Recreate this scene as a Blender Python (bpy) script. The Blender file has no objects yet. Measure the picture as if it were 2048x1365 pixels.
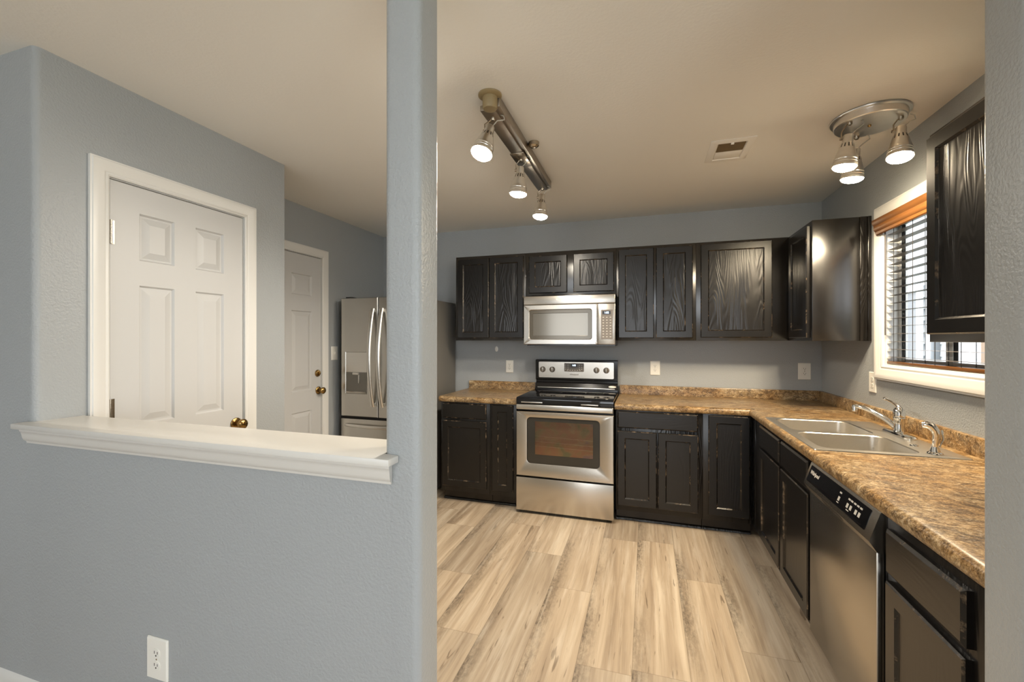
import bpy, bmesh, math, random
from mathutils import Vector, Matrix
random.seed(7)
S = bpy.context.scene
COL = S.collection
V3 = Vector
PI = math.pi

# ------------------------------------------------------------------ camera
cam_d = bpy.data.cameras.new('camera')
cam_d.sensor_fit = 'HORIZONTAL'
cam_d.sensor_width = 36.0
cam_d.lens = 15.165
cam_d.shift_y = -0.0015
cam_d.clip_start = 0.02
cam = bpy.data.objects.new('camera', cam_d)
COL.objects.link(cam)
cam.location = (-1.3143, -3.9575, 1.3756)
cam.rotation_euler = (PI / 2, 0, 0.30211)
S.camera = cam

# ------------------------------------------------------------------ exposure, world and large lights
S.view_settings.view_transform = 'Standard'
S.view_settings.look = 'None'
S.view_settings.gamma = 1.0
S.view_settings.use_curve_mapping = False
S.view_settings.exposure = -0.06
S.cycles.use_denoising = True
S.cycles.max_bounces = 10
S.cycles.diffuse_bounces = 6
S.cycles.glossy_bounces = 4
S.cycles.transparent_max_bounces = 12
S.cycles.caustics_reflective = False
S.cycles.caustics_refractive = False
S.cycles.sample_clamp_indirect = 4.0
S.cycles.blur_glossy = 0.5

WORLD_STRENGTH = 4.6
w = bpy.data.worlds.new('daylight')
S.world = w
w.use_nodes = True
bg = w.node_tree.nodes['Background']
bg.inputs[0].default_value = (0.92, 0.96, 1.0, 1)
bg.inputs[1].default_value = WORLD_STRENGTH


def area(name, loc, direction, sx, sy, energy, color):
    d = bpy.data.lights.new(name, 'AREA')
    d.shape = 'RECTANGLE'
    d.size = sx
    d.size_y = sy
    d.energy = energy
    d.color = color
    o = bpy.data.objects.new(name, d)
    o.location = loc
    o.rotation_euler = V3(direction).to_track_quat('-Z', 'Y').to_euler()
    COL.objects.link(o)
    return o


# daylight standing in the living-room windows behind the camera
area('daylight_east_window', (0.285, -5.0, 1.35), (-1, 0, 0), 1.7, 1.9, 30, (0.94, 0.98, 1.0))
area('daylight_south_window', (-2.2, -7.98, 1.35), (0, 1, 0), 3.0, 1.8, 6, (0.95, 0.98, 1.0))
TRACK_W = 31.0
ROUND_W = 46.0
TRACK_COL = (1.0, 0.91, 0.79)      # the track bulbs are whiter than those by the window
ROUND_COL = (1.0, 0.81, 0.57)
BULB_EMIT = 190.0


# ------------------------------------------------------------------ materials
def lin(r, g, b):
    f = lambda c: (c / 255 / 12.92) if c / 255 <= 0.04045 else ((c / 255 + 0.055) / 1.055) ** 2.4
    return (f(r), f(g), f(b), 1.0)


class NT:
    def __init__(self, name):
        self.m = bpy.data.materials.new(name)
        self.m.use_nodes = True
        self.t = self.m.node_tree
        self.b = self.t.nodes['Principled BSDF']

    def n(self, typ, **kw):
        nd = self.t.nodes.new(typ)
        for k, v in kw.items():
            if k.startswith('i_'):
                nd.inputs[k[2:].replace('_', ' ')].default_value = v
            else:
                setattr(nd, k, v)
        return nd

    def l(self, a, b):
        self.t.links.new(a, b)

    def set(self, **kw):
        for k, v in kw.items():
            self.b.inputs[k.replace('_', ' ')].default_value = v
        return self

    def coords(self, scale=(1, 1, 1), kind='Object'):
        tc = self.n('ShaderNodeTexCoord')
        mp = self.n('ShaderNodeMapping')
        mp.inputs['Scale'].default_value = scale
        self.l(tc.outputs[kind], mp.inputs['Vector'])
        return mp.outputs['Vector']

    def noise(self, vec, scale, detail=4, rough=0.55, dist=0.0):
        nd = self.n('ShaderNodeTexNoise')
        nd.inputs['Scale'].default_value = scale
        nd.inputs['Detail'].default_value = detail
        nd.inputs['Roughness'].default_value = rough
        nd.inputs['Distortion'].default_value = dist
        self.l(vec, nd.inputs['Vector'])
        return nd.outputs['Fac']

    def ramp(self, fac, stops, interp='LINEAR'):
        r = self.n('ShaderNodeValToRGB')
        r.color_ramp.interpolation = interp
        e = r.color_ramp.elements
        while len(e) < len(stops):
            e.new(0.5)
        for el, (p, c) in zip(e, stops):
            el.position = p
            el.color = c if len(c) == 4 else (*c, 1)
        self.l(fac, r.inputs['Fac'])
        return r.outputs['Color']

    def mix(self, fac, a, b, mode='MIX'):
        m = self.n('ShaderNodeMix', data_type='RGBA', blend_type=mode)
        for sock, v in ((m.inputs[0], fac), (m.inputs[6], a), (m.inputs[7], b)):
            if hasattr(v, 'node'):
                self.l(v, sock)
            else:
                sock.default_value = v
        return m.outputs[2]

    def math(self, op, a, b=0.0):
        m = self.n('ShaderNodeMath', operation=op)
        for sock, v in ((m.inputs[0], a), (m.inputs[1], b)):
            if hasattr(v, 'node'):
                self.l(v, sock)
            else:
                sock.default_value = v
        return m.outputs[0]

    def bump(self, h, strength=0.3, dist=0.002):
        bp = self.n('ShaderNodeBump')
        bp.inputs['Strength'].default_value = strength
        bp.inputs['Distance'].default_value = dist
        self.l(h, bp.inputs['Height'])
        self.l(bp.outputs['Normal'], self.b.inputs['Normal'])
        return self

    def col(self, c):
        if hasattr(c, 'node'):
            self.l(c, self.b.inputs['Base Color'])
        else:
            self.b.inputs['Base Color'].default_value = c
        return self


def plain(name, c, rough=0.5, metal=0.0, spec=0.5):
    t = NT(name)
    t.col(c).set(Roughness=rough, Metallic=metal)
    t.b.inputs['Specular IOR Level'].default_value = spec
    return t.m


def emit(name, c, s):
    t = NT(name)
    t.col((0, 0, 0, 1))
    t.b.inputs['Emission Color'].default_value = c
    t.b.inputs['Emission Strength'].default_value = s
    return t.m


def mk_paint(name, c, peel=130.0, strength=0.35, rough=0.5, dist=0.0022):
    t = NT(name)
    v = t.coords()
    h = t.noise(v, peel, 2, 0.5)
    t.col(c).set(Roughness=rough)
    t.b.inputs['Specular IOR Level'].default_value = 0.35
    t.bump(h, strength, dist)
    return t.m


WALL = mk_paint('grey_wall_paint', lin(161, 165, 167), strength=0.85, rough=0.36)
CEIL = mk_paint('ceiling_paint', lin(240, 237, 230), 80.0, 0.35, 0.7)
TRIM = plain('white_trim_paint', lin(220, 219, 215), 0.35)
DOORW = plain('white_door_paint', lin(196, 196, 195), 0.4)
LEDGE = plain('white_ledge_paint', lin(212, 210, 205), 0.3)
PLASTIC = plain('white_plastic', lin(232, 230, 222), 0.35)
SLOT = plain('dark_slot', lin(40, 36, 32), 0.6)


def mk_black_wood(name, grain_z=True, wear_glint=0.0, strength=0.34, wave=1.1, spec=0.52, rough=0.27):
    t = NT(name)
    v = t.coords((7, 7, 0.9) if grain_z else (0.9, 0.9, 7))
    n1 = t.noise(v, 1.0, 2, 0.45, 0.4)
    v2 = t.coords((95, 95, 5) if grain_z else (5, 5, 95))
    n2 = t.noise(v2, 1.0, 3, 0.6, 0.3)
    sn = t.math('SINE', t.math('MULTIPLY', n1, 150.0))
    big = t.ramp(t.noise(t.coords((2.3, 2.3, 1.1)), 1.0, 2, 0.5), [(0.34, (0, 0, 0)), (0.54, (1, 1, 1))])
    h = t.math('ADD', t.math('MULTIPLY', t.math('MULTIPLY', sn, big), wave), t.math('MULTIPLY', n2, 0.55))
    base = t.mix(n2, lin(15, 14, 13), lin(23, 20, 18))
    if wear_glint > 0:
        vw = t.coords((1, 1, 1))
        nw = t.noise(vw, 17, 5, 0.75)
        f = t.ramp(nw, [(1 - wear_glint - 0.05, (0, 0, 0)), (1 - wear_glint + 0.09, (1, 1, 1))])
        base = t.mix(f, base, lin(112, 96, 78))  # tan patches: worn edges and chamfer highlights, painted into the colour
    t.col(base)
    t.set(Roughness=rough)
    t.b.inputs['Specular IOR Level'].default_value = spec
    t.bump(h, strength, 0.0012)
    return t.m


BLACK = mk_black_wood('black_painted_oak')
BLACKS = mk_black_wood('black_painted_veneer', True, 0.0, 0.05, 0.0, 0.95, 0.23)
BLACKB = mk_black_wood('black_painted_base_door', True, 0.0, 0.20, 0.35)
BLACKF = mk_black_wood('black_painted_frame', True, 0.0, 0.22, 0.0)
BLACKW = mk_black_wood('worn_glint_black_edge', True, 0.42, 0.08)
BLACKH = mk_black_wood('black_painted_oak_horizontal', False, 0.0, 0.20, 0.3)
TOE = plain('black_toe_board', lin(30, 24, 18), 0.25)
GAP = plain('dark_gap', lin(12, 11, 10), 0.7)


def mk_steel(name, c, rough=0.3, scale=(2, 2, 220), bump=0.03):
    t = NT(name)
    v = t.coords(scale)
    n = t.noise(v, 3.0, 3, 0.6)
    t.col(t.mix(n, tuple(x * 0.9 for x in c[:3]) + (1,), c))
    t.set(Metallic=1.0, Roughness=rough)
    t.bump(n, bump, 0.001)
    return t.m


STEEL = mk_steel('brushed_steel', (0.66, 0.62, 0.56, 1), 0.27)
STEELD = mk_steel('dark_brushed_steel', (0.50, 0.47, 0.42, 1), 0.26)
FRIDGE = mk_steel('fridge_steel', (0.58, 0.56, 0.52, 1), 0.24)
HANDLE = mk_steel('handle_steel', (0.74, 0.72, 0.68, 1), 0.3)
SINK = mk_steel('sink_steel', (0.78, 0.74, 0.67, 1), 0.33, (60, 60, 60), 0.03)
ALU = mk_steel('brushed_aluminium', (0.84, 0.82, 0.78, 1), 0.28, (8, 8, 160), 0.04)
BAR = mk_steel('track_bar_nickel', (0.40, 0.36, 0.31, 1), 0.34, (160, 2, 160), 0.04)
CHROME = plain('chrome', (0.86, 0.86, 0.85, 1), 0.06, 1.0)
BRASS = plain('antique_brass', lin(150, 120, 74), 0.22, 1.0)
NICKEL = plain('satin_nickel', lin(176, 164, 146), 0.25, 1.0)
FSIDE = plain('grey_textured_side', lin(104, 101, 95), 0.45)
BGLASS = plain('black_ceramic_glass', (0.006, 0.006, 0.007, 1), 0.04, 0.0, 0.6)
BENAM = plain('black_enamel', (0.008, 0.008, 0.009, 1), 0.12)
BPLAST = plain('black_plastic', (0.010, 0.010, 0.011, 1), 0.25)
GREYP = plain('grey_keypad', lin(112, 104, 94), 0.3)
KEYW = plain('pale_key_print', lin(200, 195, 185), 0.5)
MWGL = plain('microwave_window', lin(118, 114, 106), 0.12, 0.55)
MWGLD = plain('microwave_window_border', lin(92, 87, 78), 0.14, 0.4)
DIGIT = emit('lit_digits', (0.75, 0.87, 1.0, 1), 2.2)
LOGOW = plain('pale_logo_print', lin(236, 228, 216), 0.3)
LOGOD = plain('dark_logo_print', lin(92, 80, 64), 0.4)
TANCAP = plain('tan_canopy', lin(150, 132, 96), 0.45)
BULB = emit('lit_bulb', (1.0, 0.90, 0.74, 1), BULB_EMIT)
BULBW = emit('lit_bulb_warm', (1.0, 0.83, 0.56, 1), BULB_EMIT)
CABLE = plain('clear_cable', lin(190, 184, 172), 0.4)
VENT = plain('ceiling_register_paint', lin(240, 237, 230), 0.6)
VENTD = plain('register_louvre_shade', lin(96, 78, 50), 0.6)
SLAT = plain('espresso_slat', lin(84, 79, 76), 0.4)
CORD = plain('dark_cord', lin(36, 34, 33), 0.8)
VINYL = plain('white_vinyl', lin(236, 237, 236), 0.35)
SIDING = plain('pale_siding', lin(222, 225, 228), 0.6)
GRASS = plain('lawn', lin(96, 108, 70), 0.9)
TANW = plain('tan_brick', lin(150, 128, 108), 0.8)
GREYT = plain('grey_outdoor_trim', lin(120, 124, 128), 0.6)


def mk_valance():
    t = NT('honey_wood')
    v = t.coords((30, 3, 40))
    n = t.noise(v, 2.0, 4, 0.6, 0.6)
    t.col(t.mix(n, lin(84, 52, 24), lin(116, 76, 38))).set(Roughness=0.3)
    return t.m


VAL = mk_valance()


def mk_granite():
    t = NT('brown_granite_laminate')
    v = t.coords((1.0, 1.5, 1.5))
    big = t.noise(v, 4.0, 4, 0.6, 0.8)
    mid = t.noise(v, 16.0, 8, 0.84, 1.3)
    fine = t.noise(v, 120.0, 3, 0.75, 0.6)
    c1 = t.ramp(mid, [(0.34, lin(38, 28, 19)), (0.43, lin(88, 68, 44)), (0.50, lin(140, 113, 74)),
                      (0.57, lin(188, 162, 120)), (0.67, lin(228, 214, 188))])
    c2 = t.ramp(fine, [(0.37, lin(40, 30, 22)), (0.46, lin(116, 92, 62)), (0.54, lin(176, 150, 112)),
                       (0.63, lin(232, 220, 200))])
    c = t.mix(0.34, c1, c2)
    gold = t.ramp(big, [(0.42, (0, 0, 0)), (0.60, (1, 1, 1))])
    c = t.mix(t.math('MULTIPLY', gold, 0.55), c, lin(232, 200, 138), 'MULTIPLY')
    dk = t.ramp(t.noise(v, 11.0, 8, 0.86, 1.5), [(0.40, (0.20, 0.17, 0.14)), (0.48, (0.92, 0.92, 0.92))])
    c = t.mix(0.8, c, dk, 'MULTIPLY')
    t.col(c).set(Roughness=0.32)
    return t.m


GRAN = mk_granite()


def mk_floor():
    t = NT('washed_oak_plank')
    uv = t.n('ShaderNodeUVMap')
    uv.uv_map = 'plank'
    at = t.n('ShaderNodeAttribute')
    at.attribute_name = 'pid'
    sep = t.n('ShaderNodeSeparateXYZ')
    t.l(uv.outputs['UV'], sep.inputs[0])
    sid = t.n('ShaderNodeSeparateColor')
    t.l(at.outputs['Color'], sid.inputs[0])
    comb = t.n('ShaderNodeCombineXYZ')
    t.l(sep.outputs[0], comb.inputs[0])
    t.l(sep.outputs[1], comb.inputs[1])
    t.l(t.math('MULTIPLY', sid.outputs[0], 37.0), comb.inputs[2])

    def mp(sc):
        m = t.n('ShaderNodeMapping')
        m.inputs['Scale'].default_value = sc
        t.l(comb.outputs[0], m.inputs['Vector'])
        return m.outputs[0]
    grain = t.noise(mp((110, 3.2, 1)), 1.0, 6, 0.7, 0.5)
    broad = t.noise(mp((16, 1.0, 1)), 1.0, 3, 0.55, 0.7)
    c = t.ramp(broad, [(0.30, lin(160, 143, 123)), (0.45, lin(179, 162, 141)), (0.56, lin(190, 174, 153)),
                       (0.70, lin(206, 192, 172))])
    c = t.mix(0.55, c, t.ramp(grain, [(0.28, (0.62, 0.58, 0.52)), (0.45, (0.93, 0.92, 0.9)), (0.65, (1.06, 1.05, 1.03))]), 'MULTIPLY')
    # grey weathered, gritty margin along one side of each board
    gr = t.noise(mp((70, 26, 1)), 1.0, 5, 0.8, 0.4)
    patch = t.noise(mp((6, 1.6, 3)), 1.0, 2, 0.5)
    side = t.n('ShaderNodeMapRange')
    side.inputs['From Min'].default_value = 0.085
    side.inputs['From Max'].default_value = 0.0
    t.l(sep.outputs[0], side.inputs['Value'])
    m1 = t.math('MULTIPLY', t.math('MULTIPLY', side.outputs[0], t.ramp(patch, [(0.36, (0, 0, 0)), (0.62, (1, 1, 1))])), 1.15)
    m1 = t.math('MULTIPLY', m1, t.ramp(gr, [(0.36, (1, 1, 1)), (0.62, (0.25, 0.25, 0.25))]))
    c = t.mix(m1, c, lin(96, 86, 74))
    # split cracks
    ck = t.noise(mp((38, 2.6, 2)), 1.0, 3, 0.5, 1.4)
    cr = t.ramp(ck, [(0.305, (1, 1, 1)), (0.34, (0, 0, 0))])
    c = t.mix(t.math('MULTIPLY', cr, 0.65), c, lin(96, 80, 62))
    # pale limewash streaks
    wsh = t.noise(mp((34, 2.0, 5)), 1.0, 4, 0.6, 0.5)
    c = t.mix(t.math('MULTIPLY', t.ramp(wsh, [(0.52, (0, 0, 0)), (0.70, (1, 1, 1))]), 0.4), c, lin(218, 208, 192))
    tint = t.ramp(sid.outputs[1], [(0, (0.84, 0.83, 0.82)), (0.4, (0.95, 0.945, 0.94)), (0.7, (1.0, 0.97, 0.93)), (1, (1.1, 1.09, 1.07))])
    c = t.mix(1.0, c, tint, 'MULTIPLY')
    # joint lines
    ed = t.math('MINIMUM', sep.outputs[0], t.math('SUBTRACT', 0.2287, sep.outputs[0]))
    en = t.math('MINIMUM', sep.outputs[1], t.math('SUBTRACT', 1.22, sep.outputs[1]))
    e = t.math('MINIMUM', ed, en)
    ej = t.ramp(t.math('MULTIPLY', e, 100.0), [(0.08, (1, 1, 1)), (0.2, (0, 0, 0))])
    c = t.mix(t.math('MULTIPLY', ej, 0.45), c, lin(104, 88, 70))
    t.col(c).set(Roughness=0.42)
    t.bump(grain, 0.12, 0.001)
    return t.m


FLOOR = mk_floor()


def mk_pane():
    t = NT('window_glass')
    out = t.t.nodes['Material Output']
    tr = t.n('ShaderNodeBsdfTransparent')
    gl = t.n('ShaderNodeBsdfGlossy')
    gl.inputs['Roughness'].default_value = 0.02
    mx = t.n('ShaderNodeMixShader')
    mx.inputs[0].default_value = 0.06
    t.l(tr.outputs[0], mx.inputs[1])
    t.l(gl.outputs[0], mx.inputs[2])
    t.l(mx.outputs[0], out.inputs[0])
    return t.m


PANE = mk_pane()


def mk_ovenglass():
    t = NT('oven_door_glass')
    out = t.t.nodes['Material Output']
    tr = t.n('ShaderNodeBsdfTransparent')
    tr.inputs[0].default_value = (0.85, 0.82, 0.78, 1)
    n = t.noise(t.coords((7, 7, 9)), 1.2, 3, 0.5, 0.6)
    t.col(t.ramp(n, [(0.34, lin(150, 165, 140)), (0.44, lin(196, 172, 144)), (0.52, lin(198, 152, 138)), (0.60, lin(206, 184, 152)), (0.68, lin(168, 148, 172))]))  # coating's rainbow sheen painted in as fixed hue patches
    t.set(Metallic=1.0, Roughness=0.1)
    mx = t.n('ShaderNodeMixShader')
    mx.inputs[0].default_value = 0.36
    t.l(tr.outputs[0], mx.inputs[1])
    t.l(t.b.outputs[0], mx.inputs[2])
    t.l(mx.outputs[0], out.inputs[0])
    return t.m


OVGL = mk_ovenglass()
OVIN = plain('oven_lining', lin(176, 154, 132), 0.5)
OVBORD = plain('oven_glass_border', lin(62, 60, 56), 0.1, 0.3)


# ------------------------------------------------------------------ mesh builder
class Fr:
    """a face frame: u to the viewer's right, v up, n out of the surface"""

    def __init__(self, o, u, v, n):
        self.o, self.u, self.v, self.n = V3(o), V3(u), V3(v), V3(n)

    def __call__(self, u, v, n=0.0):
        return self.o + self.u * u + self.v * v + self.n * n


def back_frame(y):      # looks towards -Y, u = x
    return Fr((0, y, 0), (1, 0, 0), (0, 0, 1), (0, -1, 0))


def right_frame(x):     # looks towards -X, u = -y
    return Fr((x, 0, 0), (0, -1, 0), (0, 0, 1), (-1, 0, 0))


def left_frame(x):      # looks towards +X, u = y
    return Fr((x, 0, 0), (0, 1, 0), (0, 0, 1), (1, 0, 0))


TOP = Fr((0, 0, 0), (1, 0, 0), (0, 1, 0), (0, 0, 1))
ORG = {}


def rrect(cx, cy, hx, hy, r, n=6):
    pts = []
    r = max(1e-5, min(r, hx, hy))
    for sx, sy, a0 in ((1, 1, 0), (-1, 1, PI / 2), (-1, -1, PI), (1, -1, 1.5 * PI)):
        for i in range(n + 1):
            a = a0 + (PI / 2) * i / n
            pts.append((cx + sx * (hx - r) + r * math.cos(a), cy + sy * (hy - r) + r * math.sin(a)))
    return pts


class MB:
    def __init__(self):
        self.bm = bmesh.new()

    def face(self, pts, m=0):
        vs = [self.bm.verts.new(p) for p in pts]
        try:
            f = self.bm.faces.new(vs)
            f.material_index = m
            return f
        except ValueError:
            return None

    def box(self, x0, x1, y0, y1, z0, z1, m=0, bev=0.0, seg=2):
        return self.fbox(TOP, x0, x1, y0, y1, z0, z1, m, bev, seg)

    def fbox(self, fr, u0, u1, v0, v1, n0, n1, m=0, bev=0.0, seg=2):
        c = [fr(u, v, n) for n in (n0, n1) for v in (v0, v1) for u in (u0, u1)]
        vs = [self.bm.verts.new(p) for p in c]
        fs = []
        for idx in ((0, 1, 3, 2), (4, 6, 7, 5), (0, 4, 5, 1), (2, 3, 7, 6), (0, 2, 6, 4), (1, 5, 7, 3)):
            f = self.bm.faces.new([vs[i] for i in idx])
            f.material_index = m
            fs.append(f)
        if bev > 0:
            es = list({e for f in fs for e in f.edges})
            r = bmesh.ops.bevel(self.bm, geom=es, offset=bev, segments=seg, profile=0.5, affect='EDGES')
            for f in r['faces']:
                f.material_index = m
        return self

    def loft(self, rings, m=0, cap0=True, cap1=True, closed=True, mats=None):
        """rings: lists of points with equal count"""
        vr = [[self.bm.verts.new(p) for p in r] for r in rings]
        k = len(rings[0])
        for i in range(len(vr) - 1):
            for j in range(k if closed else k - 1):
                a, b = vr[i][j], vr[i][(j + 1) % k]
                c, d = vr[i + 1][(j + 1) % k], vr[i + 1][j]
                f = self.bm.faces.new((a, b, c, d))
                f.material_index = mats(i, j) if mats else m
        if cap0:
            f = self.bm.faces.new(vr[0][::-1]); f.material_index = m
        if cap1:
            f = self.bm.faces.new(vr[-1]); f.material_index = m
        return self

    def prism(self, fr, pts, n0, n1, m=0):
        return self.loft([[fr(u, v, n0) for u, v in pts], [fr(u, v, n1) for u, v in pts]], m)

    def plate(self, fr, cu, cv, hu, hv, r, n0, n1, bev=0.0, m=0, seg=6):
        """rounded rectangle plate with an eased front edge"""
        rg = [[fr(u, v, n0) for u, v in rrect(cu, cv, hu, hv, r, seg)]]
        if bev > 0:
            rg.append([fr(u, v, n1 - bev) for u, v in rrect(cu, cv, hu, hv, r, seg)])
            rg.append([fr(u, v, n1) for u, v in rrect(cu, cv, hu - bev, hv - bev, max(1e-4, r - bev), seg)])
        else:
            rg.append([fr(u, v, n1) for u, v in rrect(cu, cv, hu, hv, r, seg)])
        return self.loft(rg, m)

    def lathe(self, o, axis, prof, seg=32, m=0, mats=None, cap0=True, cap1=True):
        a = V3(axis).normalized()
        h = V3((0, 0, 1)) if abs(a.z) < 0.9 else V3((1, 0, 0))
        e1 = a.cross(h).normalized()
        e2 = a.cross(e1).normalized()
        o = V3(o)
        rings = [[o + a * t + (e1 * math.cos(2 * PI * j / seg) + e2 * math.sin(2 * PI * j / seg)) * max(r, 1e-4)
                  for j in range(seg)] for t, r in prof]
        return self.loft(rings, m, cap0, cap1, True, mats)

    def tube(self, pts, r, seg=10, m=0, flat=None):
        """tube along points; r scalar or list; flat = (scale across, up-vector) for oval sections"""
        P = [V3(p) for p in pts]
        rings = []
        prev = None
        for i, p in enumerate(P):
            d = (P[min(i + 1, len(P) - 1)] - P[max(i - 1, 0)]).normalized()
            if prev is None:
                h = V3(flat[1]) if flat else (V3((0, 0, 1)) if abs(d.z) < 0.9 else V3((1, 0, 0)))
                e1 = d.cross(h).normalized()
            else:
                e1 = (prev - d * prev.dot(d)).normalized()
            prev = e1
            e2 = d.cross(e1).normalized()
            rr = r[i] if isinstance(r, (list, tuple)) else r
            k = flat[0] if flat else 1.0
            rings.append([p + e1 * math.cos(2 * PI * j / seg) * rr * k + e2 * math.sin(2 * PI * j / seg) * rr for j in range(seg)])
        return self.loft(rings, m)

    def sweep(self, fr, path, prof, closed=False, m=0):
        """mitred moulding: path [(u,v)] with the profile (d outwards to the left of travel, n)"""
        n = len(path)
        P = [Vector((p[0], p[1])) for p in path]

        def off(i, d):
            def nrm(a, b):
                t = (b - a).normalized()
                return Vector((-t.y, t.x))
            if closed or 0 < i < n - 1:
                n1 = nrm(P[i - 1], P[i])
                n2 = nrm(P[i], P[(i + 1) % n])
                bi = (n1 + n2).normalized()
                return P[i] + bi * (d / max(0.2, bi.dot(n1)))
            nn = nrm(P[0], P[1]) if i == 0 else nrm(P[n - 2], P[n - 1])
            return P[i] + nn * d
        rings = []
        for i in range(n):
            rings.append([fr(*off(i, d), nn) for d, nn in prof])
        if closed:
            rings.append(rings[0])
        return self.loft(rings, m, not closed, not closed, True)

    def panelled(self, fr, us, vs, panels, rings, t, m=0, edge=0.004, mring=None, mframe=None):
        mf = m if mframe is None else mframe
        """slab front from a grid; the cells in panels get nested rings [(inset, depth)]"""
        u0, u1, v0, v1 = us[0], us[-1], vs[0], vs[-1]
        us = [u0 + edge] + list(us[1:-1]) + [u1 - edge]
        vs = [v0 + edge] + list(vs[1:-1]) + [v1 - edge]
        q = lambda a, b, c, d, n: [fr(a, c, n), fr(b, c, n), fr(b, d, n), fr(a, d, n)]
        self.loft([q(u0, u1, v0, v1, 0), q(u0, u1, v0, v1, t - edge), q(u0 + edge, u1 - edge, v0 + edge, v1 - edge, t)],
                  m, True, False, mats=(lambda i, j: (mring if (i == 1 and mring is not None) else mf)))
        for i in range(len(us) - 1):
            for j in range(len(vs) - 1):
                a, b, c, d = us[i], us[i + 1], vs[j], vs[j + 1]
                if (i, j) in panels:
                    rg = [q(a + s, b - s, c + s, d - s, t + dn) for s, dn in rings]
                    self.loft(rg, m, False, True, mats=(lambda k, jj: (mring if (k == 0 and mring is not None) else m)))
                else:
                    self.face(q(a, b, c, d, t), mf)
        return self

    def build(self, name, mats, parent=None, loc=None, angle=35, kind=None):
        me = bpy.data.meshes.new(name)
        bmesh.ops.remove_doubles(self.bm, verts=self.bm.verts, dist=1e-6)
        bmesh.ops.recalc_face_normals(self.bm, faces=self.bm.faces)
        self.bm.to_mesh(me)
        self.bm.free()
        for mt in (mats if isinstance(mats, (list, tuple)) else [mats]):
            me.materials.append(mt)
        me.polygons.foreach_set('use_smooth', [True] * len(me.polygons))
        me.set_sharp_from_angle(angle=math.radians(angle))
        o = bpy.data.objects.new(name, me)
        COL.objects.link(o)
        if parent is not None:
            org = ORG[parent.name]
            o.parent = parent
        else:
            if loc is None:
                xs = [v.co for v in me.vertices]
                loc = V3(((min(v.x for v in xs) + max(v.x for v in xs)) / 2,
                          (min(v.y for v in xs) + max(v.y for v in xs)) / 2, min(v.z for v in xs)))
            org = V3(loc)
            o.location = org
        me.transform(Matrix.Translation(-org))
        ORG[o.name] = org
        if kind:
            o['kind'] = kind
        return o


def thing(name, label, cat, loc, group=None):
    o = bpy.data.objects.new(name, None)
    o.empty_display_size = 0.05
    o.location = loc
    COL.objects.link(o)
    ORG[o.name] = V3(loc)
    o['label'] = label
    o['category'] = cat
    if group:
        o['group'] = group
    return o


def tag(o, label, cat, group=None):
    o['label'] = label
    o['category'] = cat
    if group:
        o['group'] = group
    return o


def text(s, fr, u, v, n, size, mat, parent, name, bold=0.0, shear=0.0):
    c = bpy.data.curves.new('lettering', 'FONT')
    c.body = s
    c.size = size
    c.extrude = 0.0003
    c.offset = bold
    c.shear = shear
    c.align_x = 'CENTER'
    c.align_y = 'CENTER'
    t = bpy.data.objects.new('lettering_source', c)
    COL.objects.link(t)
    bpy.context.view_layer.update()
    me = bpy.data.meshes.new_from_object(t.evaluated_get(bpy.context.evaluated_depsgraph_get()))
    bpy.data.objects.remove(t)
    mb = MB()
    mb.bm.from_mesh(me)
    bpy.data.meshes.remove(me)
    for vv in mb.bm.verts:
        x, y, z = vv.co
        vv.co = fr(u + x, v + y, n + z)
    return mb.build(name, mat, parent)


HC = 2.459
# ------------------------------------------------------------------ floor (boards with measured joints)
def make_floor():
    W, L = 0.2287, 1.22
    offs = {0: -1.30, 1: -0.875, 2: -2.13, 3: -1.595, 4: -1.25, 5: -0.87, 6: -1.62, 7: -1.02, -1: -0.62, -2: -1.0, -3: -0.3}
    bm = bmesh.new()
    uvl = bm.loops.layers.uv.new('plank')
    cl = bm.loops.layers.float_color.new('pid')
    X0, X1, Y0, Y1 = -5.6, 0.4, -8.1, 0.12
    k = -12
    while -0.914 - W * k > X0:
        xb = -0.914 - W * k
        xa = xb - W
        j0 = offs.get(k, random.uniform(-2, -0.5))
        y = j0 - L * 8
        while y < Y1:
            a, b = max(y, Y0), min(y + L, Y1)
            xl, xr = max(xa, X0), min(xb, X1)
            if b > a and xr > xl:
                pid = (random.random(), random.random(), 0, 1)
                vs = [bm.verts.new(p) for p in ((xl, a, 0), (xr, a, 0), (xr, b, 0), (xl, b, 0))]
                f = bm.faces.new(vs)
                for lp, (px, py) in zip(f.loops, ((xl, a), (xr, a), (xr, b), (xl, b))):
                    lp[uvl].uv = (px - xa, py - y)
                    lp[cl] = pid
            y += L
        k += 1
    me = bpy.data.meshes.new('floor')
    bm.to_mesh(me)
    bm.free()
    me.materials.append(FLOOR)
    o = bpy.data.objects.new('floor', me)
    o['kind'] = 'structure'
    COL.objects.link(o)
    ORG[o.name] = V3((0, 0, 0))
    mb = MB()
    mb.box(X0, X1, Y0, Y1, -0.12, -0.002)
    s = mb.build('subfloor', GAP, o)
    return o


make_floor()
mb = MB(); mb.box(-5.6, 0.4, -8.1, 0.12, HC, HC + 0.1)
mb.build('ceiling', CEIL, kind='structure')

# ------------------------------------------------------------------ walls
mb = MB(); mb.box(-4.1, 0.14, 0.0, 0.12, 0, HC)
mb.build('wall_back', WALL, kind='structure')
# right kitchen wall with the window opening
WY0, WY1, WZ0, WZ1 = -1.845, -0.935, 1.222, 2.069      # window opening
mb = MB()
mb.box(0, 0.105, WY1, 0, 0, HC); mb.box(0, 0.105, -2.849, WY0, 0, HC)
mb.box(0, 0.105, WY0, WY1, 0, WZ0); mb.box(0, 0.105, WY0, WY1, WZ1, HC)
mb.build('wall_right', WALL, kind='structure')
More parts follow.
